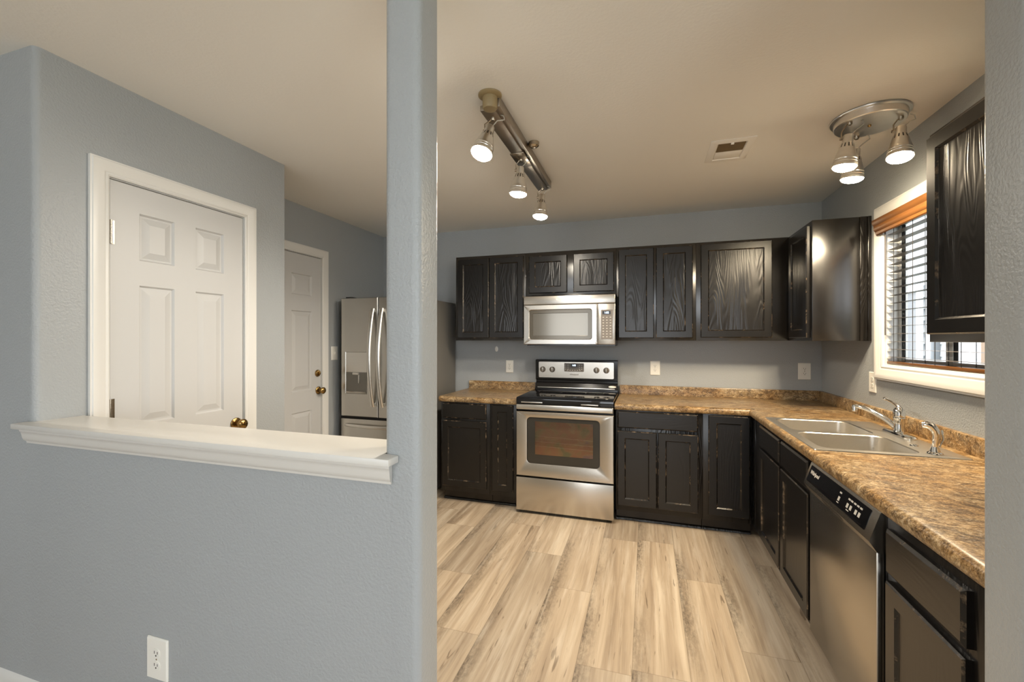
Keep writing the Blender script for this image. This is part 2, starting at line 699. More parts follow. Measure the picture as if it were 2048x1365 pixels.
# garage-door wall
D2a, D2b, DH2 = -1.735, -0.917, 2.068
XW2 = -3.9715
mb = MB()
mb.box(XW2 - 0.115, XW2, D2b, 0, 0, HC); mb.box(XW2 - 0.115, XW2, -1.83, D2a, 0, HC)
mb.box(XW2 - 0.115, XW2, D2a, D2b, DH2, HC)
mb.build('wall_left', WALL, kind='structure')
# closet walls with the six-panel door
XW, YF, YR = -3.46, -2.969, -1.821
D1a, D1b, DH1 = -2.737, -2.106, 2.054
mb = MB()
r = 0.022
arc = [(XW - r + r * math.sin(a), YF + r - r * math.cos(a)) for a in [PI / 2 * i / 8 for i in range(9)]]
mb.loft([[V3((x, y, z)) for x, y in [(-5.5, YF)] + arc + [(XW, D1a), (XW - 0.115, D1a), (XW - 0.115, YF + 0.115), (-5.5, YF + 0.115)]] for z in (0, HC)])
mb.box(XW - 0.115, XW, D1a, D1b, DH1, HC)
mb.loft([[V3((x, y, z)) for x, y in [(XW, D1b), (XW, YR), (XW2 - 0.1, YR), (XW2 - 0.1, YR - 0.115), (XW - 0.115, YR - 0.115), (XW - 0.115, D1b)]] for z in (0, HC)])
mb.build('wall_closet', WALL, kind='structure')
# half-height partition with the full-height post on its right end
PX0, PX1, PYB = -1.979, -1.873, -2.852
LEDGE_Z = 1.053
mb = MB()
cyp = (YF + PYB) / 2
mb.loft([[V3((x, y, z)) for x, y in rrect((PX0 + PX1) / 2, cyp, (PX1 - PX0) / 2, (PYB - YF) / 2, 0.022, 8)] for z in (0, HC)])
mb.box(XW - 0.02, PX0 + 0.022, YF, PYB, 0, LEDGE_Z)
mb.build('wall_partition', WALL, kind='structure')
# stub wall on the right edge of the view
mb = MB()
mb.loft([[V3((x, y, z)) for x, y in rrect((-0.6765 + 0.4) / 2, cyp, (0.4 + 0.6765) / 2, (PYB - YF) / 2, 0.02, 8)] for z in (0, HC)])
mb.build('wall_stub', WALL, kind='structure')
# the living room behind the camera
mb = MB()
mb.box(-5.6, -5.5, -8.1, YF + 0.115, 0, HC)
mb.build('wall_west', WALL, kind='structure')
mb = MB()
mb.box(0.3, 0.4, -8.1, -6.0, 0, HC); mb.box(0.3, 0.4, -4.0, -2.97, 0, HC)
mb.box(0.3, 0.4, -6.0, -4.0, 0, 0.4); mb.box(0.3, 0.4, -6.0, -4.0, 2.3, HC)
mb.build('wall_east', WALL, kind='structure')
mb = MB()
mb.box(-5.6, -3.8, -8.1, -8.0, 0, HC); mb.box(-0.6, 0.4, -8.1, -8.0, 0, HC)
mb.box(-3.8, -0.6, -8.1, -8.0, 0, 0.4); mb.box(-3.8, -0.6, -8.1, -8.0, 2.3, HC)
mb.build('wall_south', WALL, kind='structure')

# baseboard on the partition and closet front
prof_bb = [(0.0, 0.0), (0.0, 0.012), (0.10, 0.012), (0.112, 0.009), (0.122, 0.006), (0.127, 0.0)]
mb = MB()
frp = back_frame(YF)
mb.loft([[frp(u, v, n) for v, n in prof_bb] for u in (-5.45, PX1 - 0.02)])
mb.build('baseboard_front', TRIM, kind='structure')

# ------------------------------------------------------------------ casings and doors
CAS = [(0.0, 0.0), (0.0, 0.009), (0.006, 0.012), (0.014, 0.010), (0.020, 0.013), (0.040, 0.0165), (0.052, 0.019),
       (0.060, 0.0185), (0.063, 0.014), (0.068, 0.014), (0.068, 0.0)]
RINGS6 = [(0.0, 0.0), (0.007, -0.0095), (0.014, -0.0095), (0.042, -0.0015), (0.044, -0.0015)]


def six_panel(name, x, ya, yb, h, cols, rows, knob_y, knob_z, hinge_y, hinge_zs, bolt=None, matk=None):
    fr = left_frame(x)
    root = MB()
    us = [ya + 0.003] + [c for cc in cols for c in cc] + [yb - 0.003]
    vs = [0.012] + [c for rr in rows for c in rr] + [h - 0.004]
    cells = [(i, j) for i in range(1, len(us) - 1, 2) for j in range(1, len(vs) - 1, 2)]
    fs = Fr(fr.o + fr.n * (-0.037), fr.u, fr.v, fr.n)
    root.panelled(fs, us, vs, cells, RINGS6, 0.035, 0, 0.002)
    door = root.build(name, DOORW, kind='structure', angle=8)
    m = MB()
    # jamb lining: stop strips set back in the opening
    m.fbox(fr, ya - 0.012, ya + 0.001, 0, h + 0.012, -0.112, -0.001)
    m.fbox(fr, yb - 0.001, yb + 0.012, 0, h + 0.012, -0.112, -0.001)
    m.fbox(fr, ya, yb, h - 0.001, h + 0.012, -0.112, -0.001)
    m.fbox(fr, ya, ya + 0.01, 0, h, -0.075, -0.039)
    m.fbox(fr, yb - 0.01, yb, 0, h, -0.075, -0.039)
    m.fbox(fr, ya, yb, h - 0.01, h, -0.075, -0.039)
    m.build('door_frame', TRIM, door)
    m = MB()
    m.sweep(fr, [(ya - 0.003, 0.0), (ya - 0.003, h + 0.003), (yb + 0.003, h + 0.003), (yb + 0.003, 0.0)], CAS)
    m.build('casing', TRIM, door)
    m = MB()
    o = fr(knob_y, knob_z, -0.002)
    m.lathe(o, fr.n, [(0, 0.032), (0.006, 0.032), (0.010, 0.027), (0.012, 0.013), (0.026, 0.012), (0.034, 0.020), (0.044, 0.0275),
                      (0.056, 0.0275), (0.064, 0.020), (0.067, 0.008)], 28)
    m.build('door_knob', matk, door)
    if bolt:
        m = MB()
        m.lathe(fr(bolt[0], bolt[1], -0.002), fr.n, [(0, 0.029), (0.008, 0.029), (0.014, 0.024), (0.015, 0.012), (0.016, 0.012)], 28)
        m.fbox(fr, bolt[0] - 0.004, bolt[0] + 0.004, bolt[1] - 0.014, bolt[1] + 0.014, 0.012, 0.026, 0, 0.002)
        m.build('deadbolt', matk, door)
    for z in hinge_zs:
        m = MB()
        for k in range(5):
            m.lathe(fr(hinge_y, z - 0.05 + 0.02 * k + 0.0006, 0.0045), (0, 0, 1), [(0, 0.0055), (0.0188, 0.0055)], 14)
        m.fbox(fr, hinge_y + 0.004, hinge_y + 0.016, z - 0.05, z + 0.05, -0.003, 0.0006)
        m.build('hinge', NICKEL, door)
    return door


six_panel('door_1', XW, D1a, D1b, DH1, [(-2.622, -2.473), (-2.372, -2.222)], [(0.22, 0.82), (1.0, 1.615), (1.725, 1.934)],
          -2.152, 0.915, D1a + 0.004, (1.828, 1.075, 0.28), None, BRASS)
six_panel('door_2', XW2, D2a, D2b, DH2, [(-1.627, -1.411), (-1.241, -1.025)], [(0.22, 0.79), (0.957, 1.607), (1.735, 1.904)],
          -0.952, 0.944, D2a + 0.004, (1.83, 1.07, 0.28), (-0.962, 1.09), BRASS)

# ------------------------------------------------------------------ pass-through ledge
t = thing('pass_through_ledge', 'long white painted ledge capping the half wall between living room and kitchen', 'ledge', (-2.7, -2.92, LEDGE_Z))
m = MB()
LX0, LX1 = -3.492, -1.932
m.loft([[V3((x, y, z)) for x, y in ((LX0, -3.017), (LX1, -3.017), (LX1, YF - 0.0005), (PX0 - 0.001, YF - 0.0005), (PX0 - 0.001, -2.822), (XW + 0.001, -2.822), (XW + 0.001, YF - 0.0005), (LX0, YF - 0.0005))]
        for z in (LEDGE_Z + 0.001, LEDGE_Z + 0.020)])
es = [e for e in m.bm.edges]
bmesh.ops.bevel(m.bm, geom=es, offset=0.003, segments=2, profile=0.5, affect='EDGES')
m.build('top_board', LEDGE, t)
m = MB()
crown = [(0.0, -0.056), (0.008, -0.056), (0.010, -0.049), (0.016, -0.045), (0.020, -0.036), (0.023, -0.022), (0.025, -0.013), (0.028, -0.010),
         (0.029, 0.0), (0.0, 0.0)]
m.loft([[V3((x0 + s * n, YF - 0.0006 - n, LEDGE_Z + z)) for n, z in crown] for x0, s in ((-3.482, -0.0), (-1.952, 0.3))])
m.build('crown_molding', LEDGE, t)

# ------------------------------------------------------------------ cabinets
DR = [(0.0, 0.0), (0.007, -0.007), (0.008, -0.0075)]
ST = 0.052


def door_part(fr, u0, u1, v0, v1, parent, st=ST, n0=0.0, panel=None):
    m = MB()
    f2 = Fr(fr.o + fr.n * n0, fr.u, fr.v, fr.n)
    m.panelled(f2, [u0, u0 + st, u1 - st, u1], [v0, v0 + st, v1 - st, v1], [(1, 1)], DR, 0.02, 0, 0.005, 1, 2)
    return m.build('door', [panel or BLACK, BLACKW, BLACKF], parent, angle=18)


def drawer_part(fr, u0, u1, v0, v1, parent):
    m = MB()
    q = lambda s, n: [fr(u0 + s, v0 + s, n), fr(u1 - s, v0 + s, n), fr(u1 - s, v1 - s, n), fr(u0 + s, v1 - s, n)]
    m.loft([q(0, 0), q(0, 0.013), q(0.009, 0.02)], 0, mats=lambda i, j: 1 if i == 1 else 0)
    return m.build('drawer_front', [BLACKH, BLACKW], parent, angle=18)


CT = 0.853      # carcass top


def base_cab(label, fr, u0, u1, fronts, depth=0.60, toe=True, loc=None):
    c = fr((u0 + u1) / 2, 0, -depth / 2)
    t = thing('base_cabinet', label, 'cabinet', c, 'black base cabinets')
    m = MB()
    m.fbox(fr, u0 + 0.0006, u1 - 0.0006, 0.092, CT, -depth, 0.0, 0, 0.0015)
    m.build('carcass', BLACK, t)
    if toe:
        m = MB()
        m.fbox(fr, u0 + 0.002, u1 - 0.002, 0.0005, 0.0915, -0.09, -0.066)
        m.build('toe_kick', TOE, t)
        m = MB()
        q = [(0, 0.0006)] + [(0.014 * math.cos(a), 0.0006 + 0.018 * math.sin(a)) for a in [PI / 2 * i / 5 for i in range(6)]]
        m.loft([[fr(u, v, -0.0655 + n) for n, v in q] for u in (u0 + 0.002, u1 - 0.002)])
        m.build('shoe_molding', BLACK, t)
    for kind, a, b, c0, c1 in fronts:
        if kind == 'd':
            door_part(fr, a, b, c0, c1, t, panel=BLACKB)
        else:
            drawer_part(fr, a, b, c0, c1, t)
    return t


BF = back_frame(-0.611)
RF = right_frame(-0.611)
base_cab('black base cabinet with drawer over wide door, between the fridge and the narrow cabinet', BF, -2.992, -2.548,
         [('w', -2.974, -2.574, 0.711, 0.838), ('d', -2.974, -2.574, 0.136, 0.691)])
base_cab('narrow black base cabinet with one slim tall door, left of the range', BF, -2.548, -2.318,
         [('d', -2.527, -2.342, 0.134, 0.838)])
base_cab('black base cabinet with one wide drawer over two doors, right of the range', BF, -1.537, -0.93,
         [('w', -1.522, -0.961, 0.713, 0.838), ('d', -1.522, -1.243, 0.132, 0.690), ('d', -1.234, -0.961, 0.132, 0.690)])
tc = base_cab('black corner base cabinet with a single full height door and no drawer', BF, -0.93, -0.6125,
              [('d', -0.895, -0.632, 0.132, 0.838)])
m = MB()
m.fbox(RF, 0.634, 0.845, 0.092, CT, -0.02, 0.0005, 0, 0.001)
m.fbox(RF, 0.692, 0.70, 0.1, CT - 0.01, 0.0005, 0.006, 0, 0.001)
m.build('corner_filler', BLACK, tc)
m = MB(); m.fbox(RF, 0.634, 0.845, 0.0005, 0.0915, -0.09, -0.066); m.build('toe_kick', TOE, tc)
ts = base_cab('long black sink base cabinet with two false drawers and two doors, under the sink', RF, 0.846, 1.744,
              [('w', 0.866, 1.287, 0.702, 0.830), ('w', 1.319, 1.724, 0.702, 0.830),
               ('d', 0.866, 1.290, 0.124, 0.684), ('d', 1.319, 1.730, 0.124, 0.684)], 0.025)
m = MB()   # open-backed sink box: sides and floor, so that the bowls hang free inside
m.fbox(RF, 0.848, 0.866, 0.093, CT, -0.60, -0.0255); m.fbox(RF, 1.724, 1.742, 0.093, CT, -0.60, -0.0255)
m.fbox(RF, 0.866, 1.724, 0.093, 0.111, -0.60, -0.0255)
m.build('cabinet_box', BLACK, ts)
base_cab('black base cabinet with drawer over door at the near end of the sink run', RF, 2.358, 2.848,
         [('w', 2.386, 2.722, 0.676, 0.808), ('d', 2.386, 2.722, 0.10, 0.652)])


def upper_cab(label, fr, u0, u1, v0, v1, doors, depth=0.31):
    t = thing('wall_cabinet', label, 'cabinet', fr((u0 + u1) / 2, v0, -depth / 2), 'black wall cabinets')
    m = MB()
    m.fbox(fr, u0 + 0.0006, u1 - 0.0006, v0, v1, -depth, 0.0, 0, 0.0015)
    m.build('carcass', BLACKS, t)
    for a, b, c, d in doors:
        door_part(fr, a, b, c, d, t)
    return t


UB = back_frame(-0.311)
UR = right_frame(-0.311)
ZB, ZT = 1.3664, 2.132
upper_cab('black wall cabinet with two tall doors at the left end, above the short counter', UB, -2.992, -2.324, ZB, ZT,
          [(-2.968, -2.6655, 1.387, 2.108), (-2.6600, -2.341, 1.387, 2.108)])
upper_cab('short black wall cabinet with two square doors directly above the microwave', UB, -2.324, -1.550, 1.745, ZT,
          [(-2.292, -1.958, 1.776, 2.098), (-1.903, -1.569, 1.776, 2.098)])
upper_cab('black wall cabinet with a pair of narrow doors right of the microwave', UB, -1.550, -0.945, ZB, ZT,
          [(-1.533, -1.258, 1.387, 2.112), (-1.241, -0.969, 1.387, 2.112)])
upper_cab('black wall cabinet with one broad grained door facing the room near the corner', UB, -0.945, -0.3115, ZB, ZT,
          [(-0.912, -0.423, 1.390, 2.116)])
tcu = upper_cab('black corner wall cabinet with glossy side panel, left of the window', UR, 0.0015, 0.782, ZB, ZT,
                [(0.372, 0.736, 1.386, 2.106)])
m = MB()
m.box(-0.020, -0.002, -0.7905, -0.7825, ZB, ZT, 0, 0.001)
m.box(-0.058, -0.021, -0.787, -0.7825, ZB, ZT, 0, 0.001)
m.build('scribe_strip', BLACK, tcu)
upper_cab('black wall cabinet right of the window, cut off by the near wall edge', UR, 1.967, 2.845, ZB, ZT,
          [(1.985, 2.395, 1.394, 2.114), (2.405, 2.825, 1.394, 2.114)])

# ------------------------------------------------------------------ countertops
CZ = 0.893


def nose(m, fr, u0, u1):
    pr = [(-0.0108, CZ), (0.008, CZ), (0.018, CZ - 0.003), (0.025, CZ - 0.010), (0.028, CZ - 0.020), (0.027, CZ - 0.034), (0.022, CZ - 0.043),
          (0.012, CZ - 0.047), (0.006, CZ - 0.047), (0.006, CT + 0.0008), (-0.0108, CT + 0.0008)]
    m.loft([[fr(u, v, n) for n, v in pr] for u in (u0, u1)])


def splash(m, fr, u0, u1, n=0.02, top=0.972):
    pr = [(0.0006, CZ + 0.0004), (n, CZ + 0.0004), (n, top - 0.008), (n - 0.003, top - 0.002), (n - 0.009, top), (0.0006, top)]
    m.loft([[fr(u, v, k) for k, v in pr] for u in (u0, u1)])


t = thing('countertop', 'short brown granite look countertop left of the range, beside the fridge', 'countertop', (-2.65, -0.32, CT))
m = MB()
m.box(-3.002, -2.3115, -0.60, -0.0005, CT + 0.0008, CZ)
nose(m, BF, -3.002, -2.3115)
m.build('worktop', GRAN, t)
m = MB(); splash(m, back_frame(0), -2.985, -2.314); m.build('backsplash', GRAN, t)
t = thing('countertop', 'long L-shaped brown granite look countertop holding the sink', 'countertop', (-0.6, -1.2, CT))
m = MB()
SX0, SX1, SY0, SY1 = -0.600, -0.085, -1.756, -0.962
z0, z1 = CT + 0.0008, CZ
m.box(-1.5435, -0.0005, -0.60, -0.0005, z0, z1)
m.box(-0.60, -0.0005, SY1, -0.60, z0, z1)
m.box(SX1, -0.0005, SY0, SY1, z0, z1)
m.box(-0.601, SX0, SY0, SY1, z0, z1)
m.box(-0.60, -0.0005, -2.849, SY0, z0, z1)
nose(m, BF, -1.5435, -0.60)
nose(m, RF, 0.60, 2.849)
m.build('worktop', GRAN, t)
m = MB()
splash(m, back_frame(0), -1.54, -0.0225)
splash(m, right_frame(0), 0.0006, 2.847)
m.build('backsplash', GRAN, t)

# ------------------------------------------------------------------ sink, faucet, sprayer
t = thing('sink', 'stainless double bowl sink set in the counter under the window', 'sink', (-0.343, -1.359, CZ))
m = MB()
zr = CZ + 0.0045


def ring(cx, cy, hx, hy, r, z):
    return [V3((x, y, z)) for x, y in rrect(cx, cy, hx, hy, r, 8)]


Xo0, Xo1, Yo0, Yo1 = -0.615, -0.068, -1.772, -0.946
cells = [((Xo0 + 0.006, Xo1 - 0.006, -1.36, Yo1 - 0.006), (-0.578, -0.205, -1.345, -0.985)),
         ((Xo0 + 0.006, Xo1 - 0.006, Yo0 + 0.006, -1.36), (-0.578, -0.205, -1.735, -1.375))]
for (a, b, c, d), (e, f, g, h) in cells:
    cx, cy, hx, hy = (e + f) / 2, (g + h) / 2, (f - e) / 2, (h - g) / 2
    m.loft([ring((a + b) / 2, (c + d) / 2, (b - a) / 2, (d - c) / 2, 0.0003, zr), ring(cx, cy, hx, hy, 0.06, zr),
            ring(cx, cy, hx - 0.004, hy - 0.004, 0.057, zr - 0.004), ring(cx, cy, hx - 0.012, hy - 0.012, 0.055, zr - 0.12),
            ring(cx, cy, hx - 0.020, hy - 0.020, 0.050, zr - 0.155), ring(cx, cy, hx - 0.045, hy - 0.045, 0.040, zr - 0.168),
            ring(cx, cy, 0.045, 0.045, 0.045, zr - 0.172)], 0, False, True)
co = ((Xo0 + Xo1) / 2, (Yo0 + Yo1) / 2, (Xo1 - Xo0) / 2, (Yo1 - Yo0) / 2)
m.loft([ring(co[0], co[1], co[2] - 0.006, co[3] - 0.006, 0.0003, zr), ring(co[0], co[1], co[2] - 0.002, co[3] - 0.002, 0.008, zr - 0.0005),
        ring(co[0], co[1], co[2], co[3], 0.010, CZ + 0.0006)], 0, False, False)
m.build('basin', SINK, t)
for (a, b, c, d), (e, f, g, h) in cells:
    m = MB(); m.lathe(((e + f) / 2, (g + h) / 2, zr - 0.1715), (0, 0, 1), [(0, 0.043), (0.002, 0.043), (0.003, 0.036), (0.001, 0.02)], 24)
    m.build('drain', CHROME, t)
m = MB(); m.lathe((-0.165, -1.566, zr + 0.0003), (0, 0, 1), [(0, 0.016), (0.003, 0.015), (0.006, 0.008)], 20); m.build('hole_cover', CHROME, t)

t = thing('faucet', 'chrome single lever faucet on the back deck of the sink', 'faucet', (-0.1, -1.325, zr))
m = MB()
m.loft([ring(-0.108, -1.325, 0.030, 0.118, 0.029, zr + 0.0004), ring(-0.108, -1.325, 0.030, 0.118, 0.029, zr + 0.006),
        ring(-0.108, -1.325, 0.025, 0.112, 0.024, zr + 0.013), ring(-0.108, -1.325, 0.018, 0.10, 0.017, zr + 0.015)])
m.build('deck_plate', CHROME, t)
bx, by = -0.098, -1.30
m = MB()
m.lathe((bx, by, zr + 0.0155), (0, 0, 1), [(0, 0.024), (0.004, 0.022), (0.05, 0.021), (0.060, 0.022), (0.066, 0.024), (0.070, 0.022)], 28)
m.build('body', CHROME, t)
m = MB()
m.lathe((bx, by, zr + 0.086), (0, 0, 1), [(0, 0.021), (0.004, 0.0245), (0.022, 0.0250), (0.038, 0.0215), (0.048, 0.013), (0.051, 0.004)], 28)
lv = [(bx + 0.004, by - 0.004, zr + 0.128), (bx - 0.004, by + 0.016, zr + 0.146), (bx - 0.012, by + 0.042, zr + 0.158), (-0.117, -1.222, 1.064)]
m.tube(lv, [0.010, 0.0075, 0.006, 0.0055], 12)
m.lathe((-0.117, -1.214, 1.060), (-0.2, 0.6, 0.75), [(-0.004, 0.003), (0, 0.007), (0.006, 0.0085), (0.012, 0.006), (0.014, 0.002)], 16)
m.build('lever_handle', CHROME, t)
m = MB()
tip = V3((-0.224, -1.154, 1.006))
s0 = V3((bx - 0.010, by + 0.012, zr + 0.035))
pts = []
for i in range(15):
    k = i / 14
    p = s0.lerp(tip, k)
    p.z = s0.z + (1.012 - s0.z) * (1 - (1 - k) ** 1.8)
    pts.append(p)
m.tube(pts, [0.0145 - 0.004 * i / 14 for i in range(15)], 14)
m.lathe((tip.x - 0.004, tip.y + 0.005, 0.984), (0, 0, 1), [(0, 0.012), (0.002, 0.0135), (0.022, 0.0135), (0.032, 0.011), (0.036, 0.005)], 20)
m.build('spout', CHROME, t)

t = thing('side_sprayer', 'chrome pull out side sprayer standing near the right end of the sink', 'sprayer', (-0.162, -1.708, zr))
m = MB()
m.lathe((-0.162, -1.708, zr + 0.0004), (0, 0, 1), [(0, 0.027), (0.003, 0.026), (0.008, 0.018), (0.022, 0.014), (0.028, 0.013)], 24)
m.build('base_collar', CHROME, t)
m = MB()
m.tube([(-0.162, -1.708, zr + 0.026), (-0.160, -1.708, zr + 0.05), (-0.157, -1.708, zr + 0.075), (-0.160, -1.706, zr + 0.096), (-0.170, -1.702, zr + 0.112), (-0.186, -1.698, zr + 0.119), (-0.198, -1.694, zr + 0.117)],
       [0.010, 0.0105, 0.012, 0.0145, 0.0155, 0.0145, 0.012], 14)
m.tube([(-0.150, -1.716, zr + 0.03), (-0.138, -1.718, zr + 0.062), (-0.142, -1.714, zr + 0.10)], [0.003, 0.0035, 0.004], 8)
m.build('spray_head', CHROME, t)

# ------------------------------------------------------------------ range
t = thing('range', 'stainless electric range with black glass cooktop under the microwave', 'range', (-1.925, -0.33, 0))
RX0, RX1 = -2.303, -1.547
RY = back_frame(-0.62)
m = MB()
m.box(RX0 + 0.004, RX1 - 0.004, -0.615, -0.03, 0.03, 0.862, 0)
for x in (RX0 + 0.06, RX1 - 0.06):
    for y in (-0.56, -0.08):
        m.lathe((x, y, 0.0005), (0, 0, 1), [(0, 0.018), (0.03, 0.016)], 12)
m.build('body', BENAM, t)
m = MB()      # bottom drawer
m.fbox(RY, RX0, RX1, 0.024, 0.286, 0.0, 0.051, 0, 0.004)
m.build('storage_drawer', STEEL, t)
m = MB()      # oven door: a steel frame round the recessed window
fd = Fr(RY.o + RY.n * 0.002, RY.u, RY.v, RY.n)
wu0, wu1, wv0, wv1 = -2.215, -1.650, 0.402, 0.762
cu, cv, hu, hv = (wu0 + wu1) / 2, (wv0 + wv1) / 2, (wu1 - wu0) / 2, (wv1 - wv0) / 2
ou0, ou1, ov0, ov1 = RX0, RX1, 0.298, 0.806


def rr(cu_, cv_, a, b, r_, n_):
    return [fd(u, v, n_) for u, v in rrect(cu_, cv_, a, b, r_, 6)]


oc, ocv, oh, ohv = (ou0 + ou1) / 2, (ov0 + ov1) / 2, (ou1 - ou0) / 2, (ov1 - ov0) / 2
m.loft([rr(cu, cv, hu, hv, 0.03, 0.0), rr(oc, ocv, oh, ohv, 0.004, 0.0), rr(oc, ocv, oh, ohv, 0.004, 0.044), rr(oc, ocv, oh - 0.004, ohv - 0.004, 0.004, 0.048),
        rr(cu, cv, hu + 0.006, hv + 0.006, 0.036, 0.049), rr(cu, cv, hu + 0.002, hv + 0.002, 0.032, 0.047), rr(cu, cv, hu, hv, 0.03, 0.040), rr(cu, cv, hu, hv, 0.03, 0.0)],
       0, False, False)
dr = m.build('oven_door', STEEL, t)
m = MB()      # dark border glass with the clear view in the middle
iu0, iu1, iv0, iv1 = -2.152, -1.700, 0.470, 0.732
icu, icv, ihu, ihv = (iu0 + iu1) / 2, (iv0 + iv1) / 2, (iu1 - iu0) / 2, (iv1 - iv0) / 2
m.loft([rr(cu, cv, hu - 0.0006, hv - 0.0006, 0.029, 0.041), rr(icu, icv, ihu, ihv, 0.004, 0.041)], 0, False, False)
m.loft([rr(icu, icv, ihu, ihv, 0.004, 0.041), rr(icu, icv, ihu, ihv, 0.004, 0.036)], 0, False, False)
m.build('window_border', OVBORD, dr)
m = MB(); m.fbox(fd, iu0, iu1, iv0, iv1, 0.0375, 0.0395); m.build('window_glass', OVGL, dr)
m = MB()
m.fbox(fd, iu0 - 0.02, iu1 + 0.02, iv0 - 0.02, iv1 + 0.02, 0.001, 0.003)
m.build('oven_lining', OVIN, dr)
m = MB()
for k, zz in enumerate((0.535, 0.570, 0.612)):
    m.tube([fd(iu0 - 0.015, zz, 0.02), fd(iu1 + 0.015, zz - 0.012, 0.02)], 0.0025, 8)
m.build('oven_rack', HANDLE, dr)
m = MB()      # broad bar handle across the top of the door
m.fbox(fd, RX0 + 0.002, RX1 - 0.002, 0.824, 0.864, 0.030, 0.060, 0, 0.006, 3)
for u in (-2.17, -1.68):
    m.fbox(fd, u - 0.05, u + 0.05, 0.836, 0.852, 0.0, 0.031)
m.build('door_handle', HANDLE, dr)
m = MB()      # dark vent strip under the cooktop lip
m.fbox(RY, RX0 + 0.003, RX1 - 0.003, 0.809, 0.866, 0.0005, 0.012)
m.build('vent_strip', BENAM, t)
for u0_, u1_, z_ in ((-2.262, -2.09, 0.876), (-1.79, -1.66, 0.874)):  # bright steel strips added to stand in for reflections above the handle
    m = MB(); m.fbox(RY, u0_, u1_, z_, z_ + 0.009, 0.0513, 0.0535, 0, 0.001); m.build('vent_reflection', HANDLE, t)
m = MB()      # glass cooktop with its front lip
cp = [(-0.62 + 0.58, 0.868), (-0.62 + 0.58, 0.917), (-0.62 - 0.040, 0.917), (-0.62 - 0.050, 0.913), (-0.62 - 0.053, 0.900), (-0.62 - 0.050, 0.868)]
m.loft([[V3((x, y, z)) for y, z in cp] for x in (RX0 + 0.001, RX1 - 0.001)])
ck = m.build('cooktop', BGLASS, t)
RINGM = plain('burner_ring', lin(70, 66, 60), 0.12)
for cx_, cy_, r_ in ((-1.735, -0.50, 0.105), (-2.115, -0.50, 0.08), (-1.735, -0.24, 0.08), (-2.115, -0.24, 0.105)):
    m = MB()
    m.loft([[V3((cx_ + q * math.cos(a), cy_ + q * math.sin(a), 0.9174)) for a in [2 * PI * i / 40 for i in range(40)]] for q in (r_, r_ - 0.004)], 0, False, False)
    m.build('burner', RINGM, ck)
m = MB()
for k in range(3):
    m.box(-1.60 - 0.006 * k, -1.596 - 0.006 * k, -0.60, -0.565, 0.9171, 0.9175)
m.build('warning_print', KEYW, ck)
m = MB()      # black riser and control backguard
m.loft([[V3((x, y, z)) for y, z in ((-0.004, 0.868), (-0.004, 1.19), (-0.062, 1.19), (-0.074, 1.183), (-0.070, 1.012), (-0.050, 1.004), (-0.050, 0.985), (-0.066, 0.978), (-0.085, 0.937), (-0.100, 0.930), (-0.100, 0.9175), (-0.039, 0.9175), (-0.039, 0.868))]
        for x in (RX0 + 0.008, RX1 - 0.008)])
bgd = m.build('backguard', BENAM, t)
BGF = Fr((0, -0.0745, 0), (1, 0, 0), (0, 0, 1), (0, -1, 0))
m = MB(); m.plate(BGF, -1.926, 1.099, 0.340, 0.074, 0.012, -0.004, 0.003, 0.002); cp_ = m.build('control_panel', STEEL, bgd)
for u in (-2.226, -2.137, -1.738, -1.652):
    m = MB()
    m.lathe(BGF(u, 1.101, 0.0035), BGF.n, [(0, 0.026), (0.004, 0.026), (0.008, 0.022), (0.018, 0.020), (0.020, 0.016)], 24)
    m.fbox(BGF, u - 0.005, u + 0.005, 1.080, 1.122, 0.020, 0.029, 1, 0.002)
    m.build('burner_knob', [GREYP, STEELD], bgd)
m = MB(); m.plate(BGF, -1.9375, 1.123, 0.0885, 0.038, 0.006, 0.0032, 0.0055, 0.001); m.build('touch_panel', GREYP, bgd)
m = MB(); m.fbox(BGF, -1.968, -1.908, 1.127, 1.156, 0.0056, 0.0062); m.build('clock_display', BPLAST, bgd)
text('1:02', BGF, -1.938, 1.1415, 0.0064, 0.020, DIGIT, bgd, 'clock_digits', 0.0006)
m = MB()
for k in range(6):
    m.fbox(BGF, -2.0 + 0.022 * k, -1.99 + 0.022 * k, 1.094, 1.100, 0.0056, 0.0061)
for k in range(2):
    for j in range(3):
        m.fbox(BGF, -2.018 + 0.022 * k, -2.010 + 0.022 * k, 1.104 + 0.018 * j, 1.111 + 0.018 * j, 0.0056, 0.0061)
        m.fbox(BGF, -1.892 + 0.020 * k, -1.884 + 0.020 * k, 1.104 + 0.018 * j, 1.111 + 0.018 * j, 0.0056, 0.0061)
m.build('touch_key_print', KEYW, bgd)
text('Whirlpool', BGF, -1.938, 1.058, 0.0033, 0.019, LOGOD, bgd, 'maker_lettering', 0.0002, 0.15)
m = MB()
ef = Fr((-1.60, -0.0759, 0.957), (1, 0, 0), V3((0, 0.0190, 0.0410)).normalized(), V3((0, -0.0410, 0.0190)).normalized())
m.loft([[ef(0.033 * math.cos(a), 0.0095 * math.sin(a), n_) for a in [2 * PI * i / 28 for i in range(28)]] for n_ in (0.0004, 0.0014)])
m.build('oval_badge', LOGOW, bgd)
m = MB()
m.fbox(RY, RX0 + 0.06, RX1 - 0.06, 0.9835, 0.9855, -0.60, -0.60 + 0.001)
m.bm.clear()
m.tube([V3((RX0 + 0.03, -0.0905, 0.9385)), V3((RX1 - 0.03, -0.0905, 0.9385))], 0.0028, 8)
m.build('riser_trim', HANDLE, bgd)

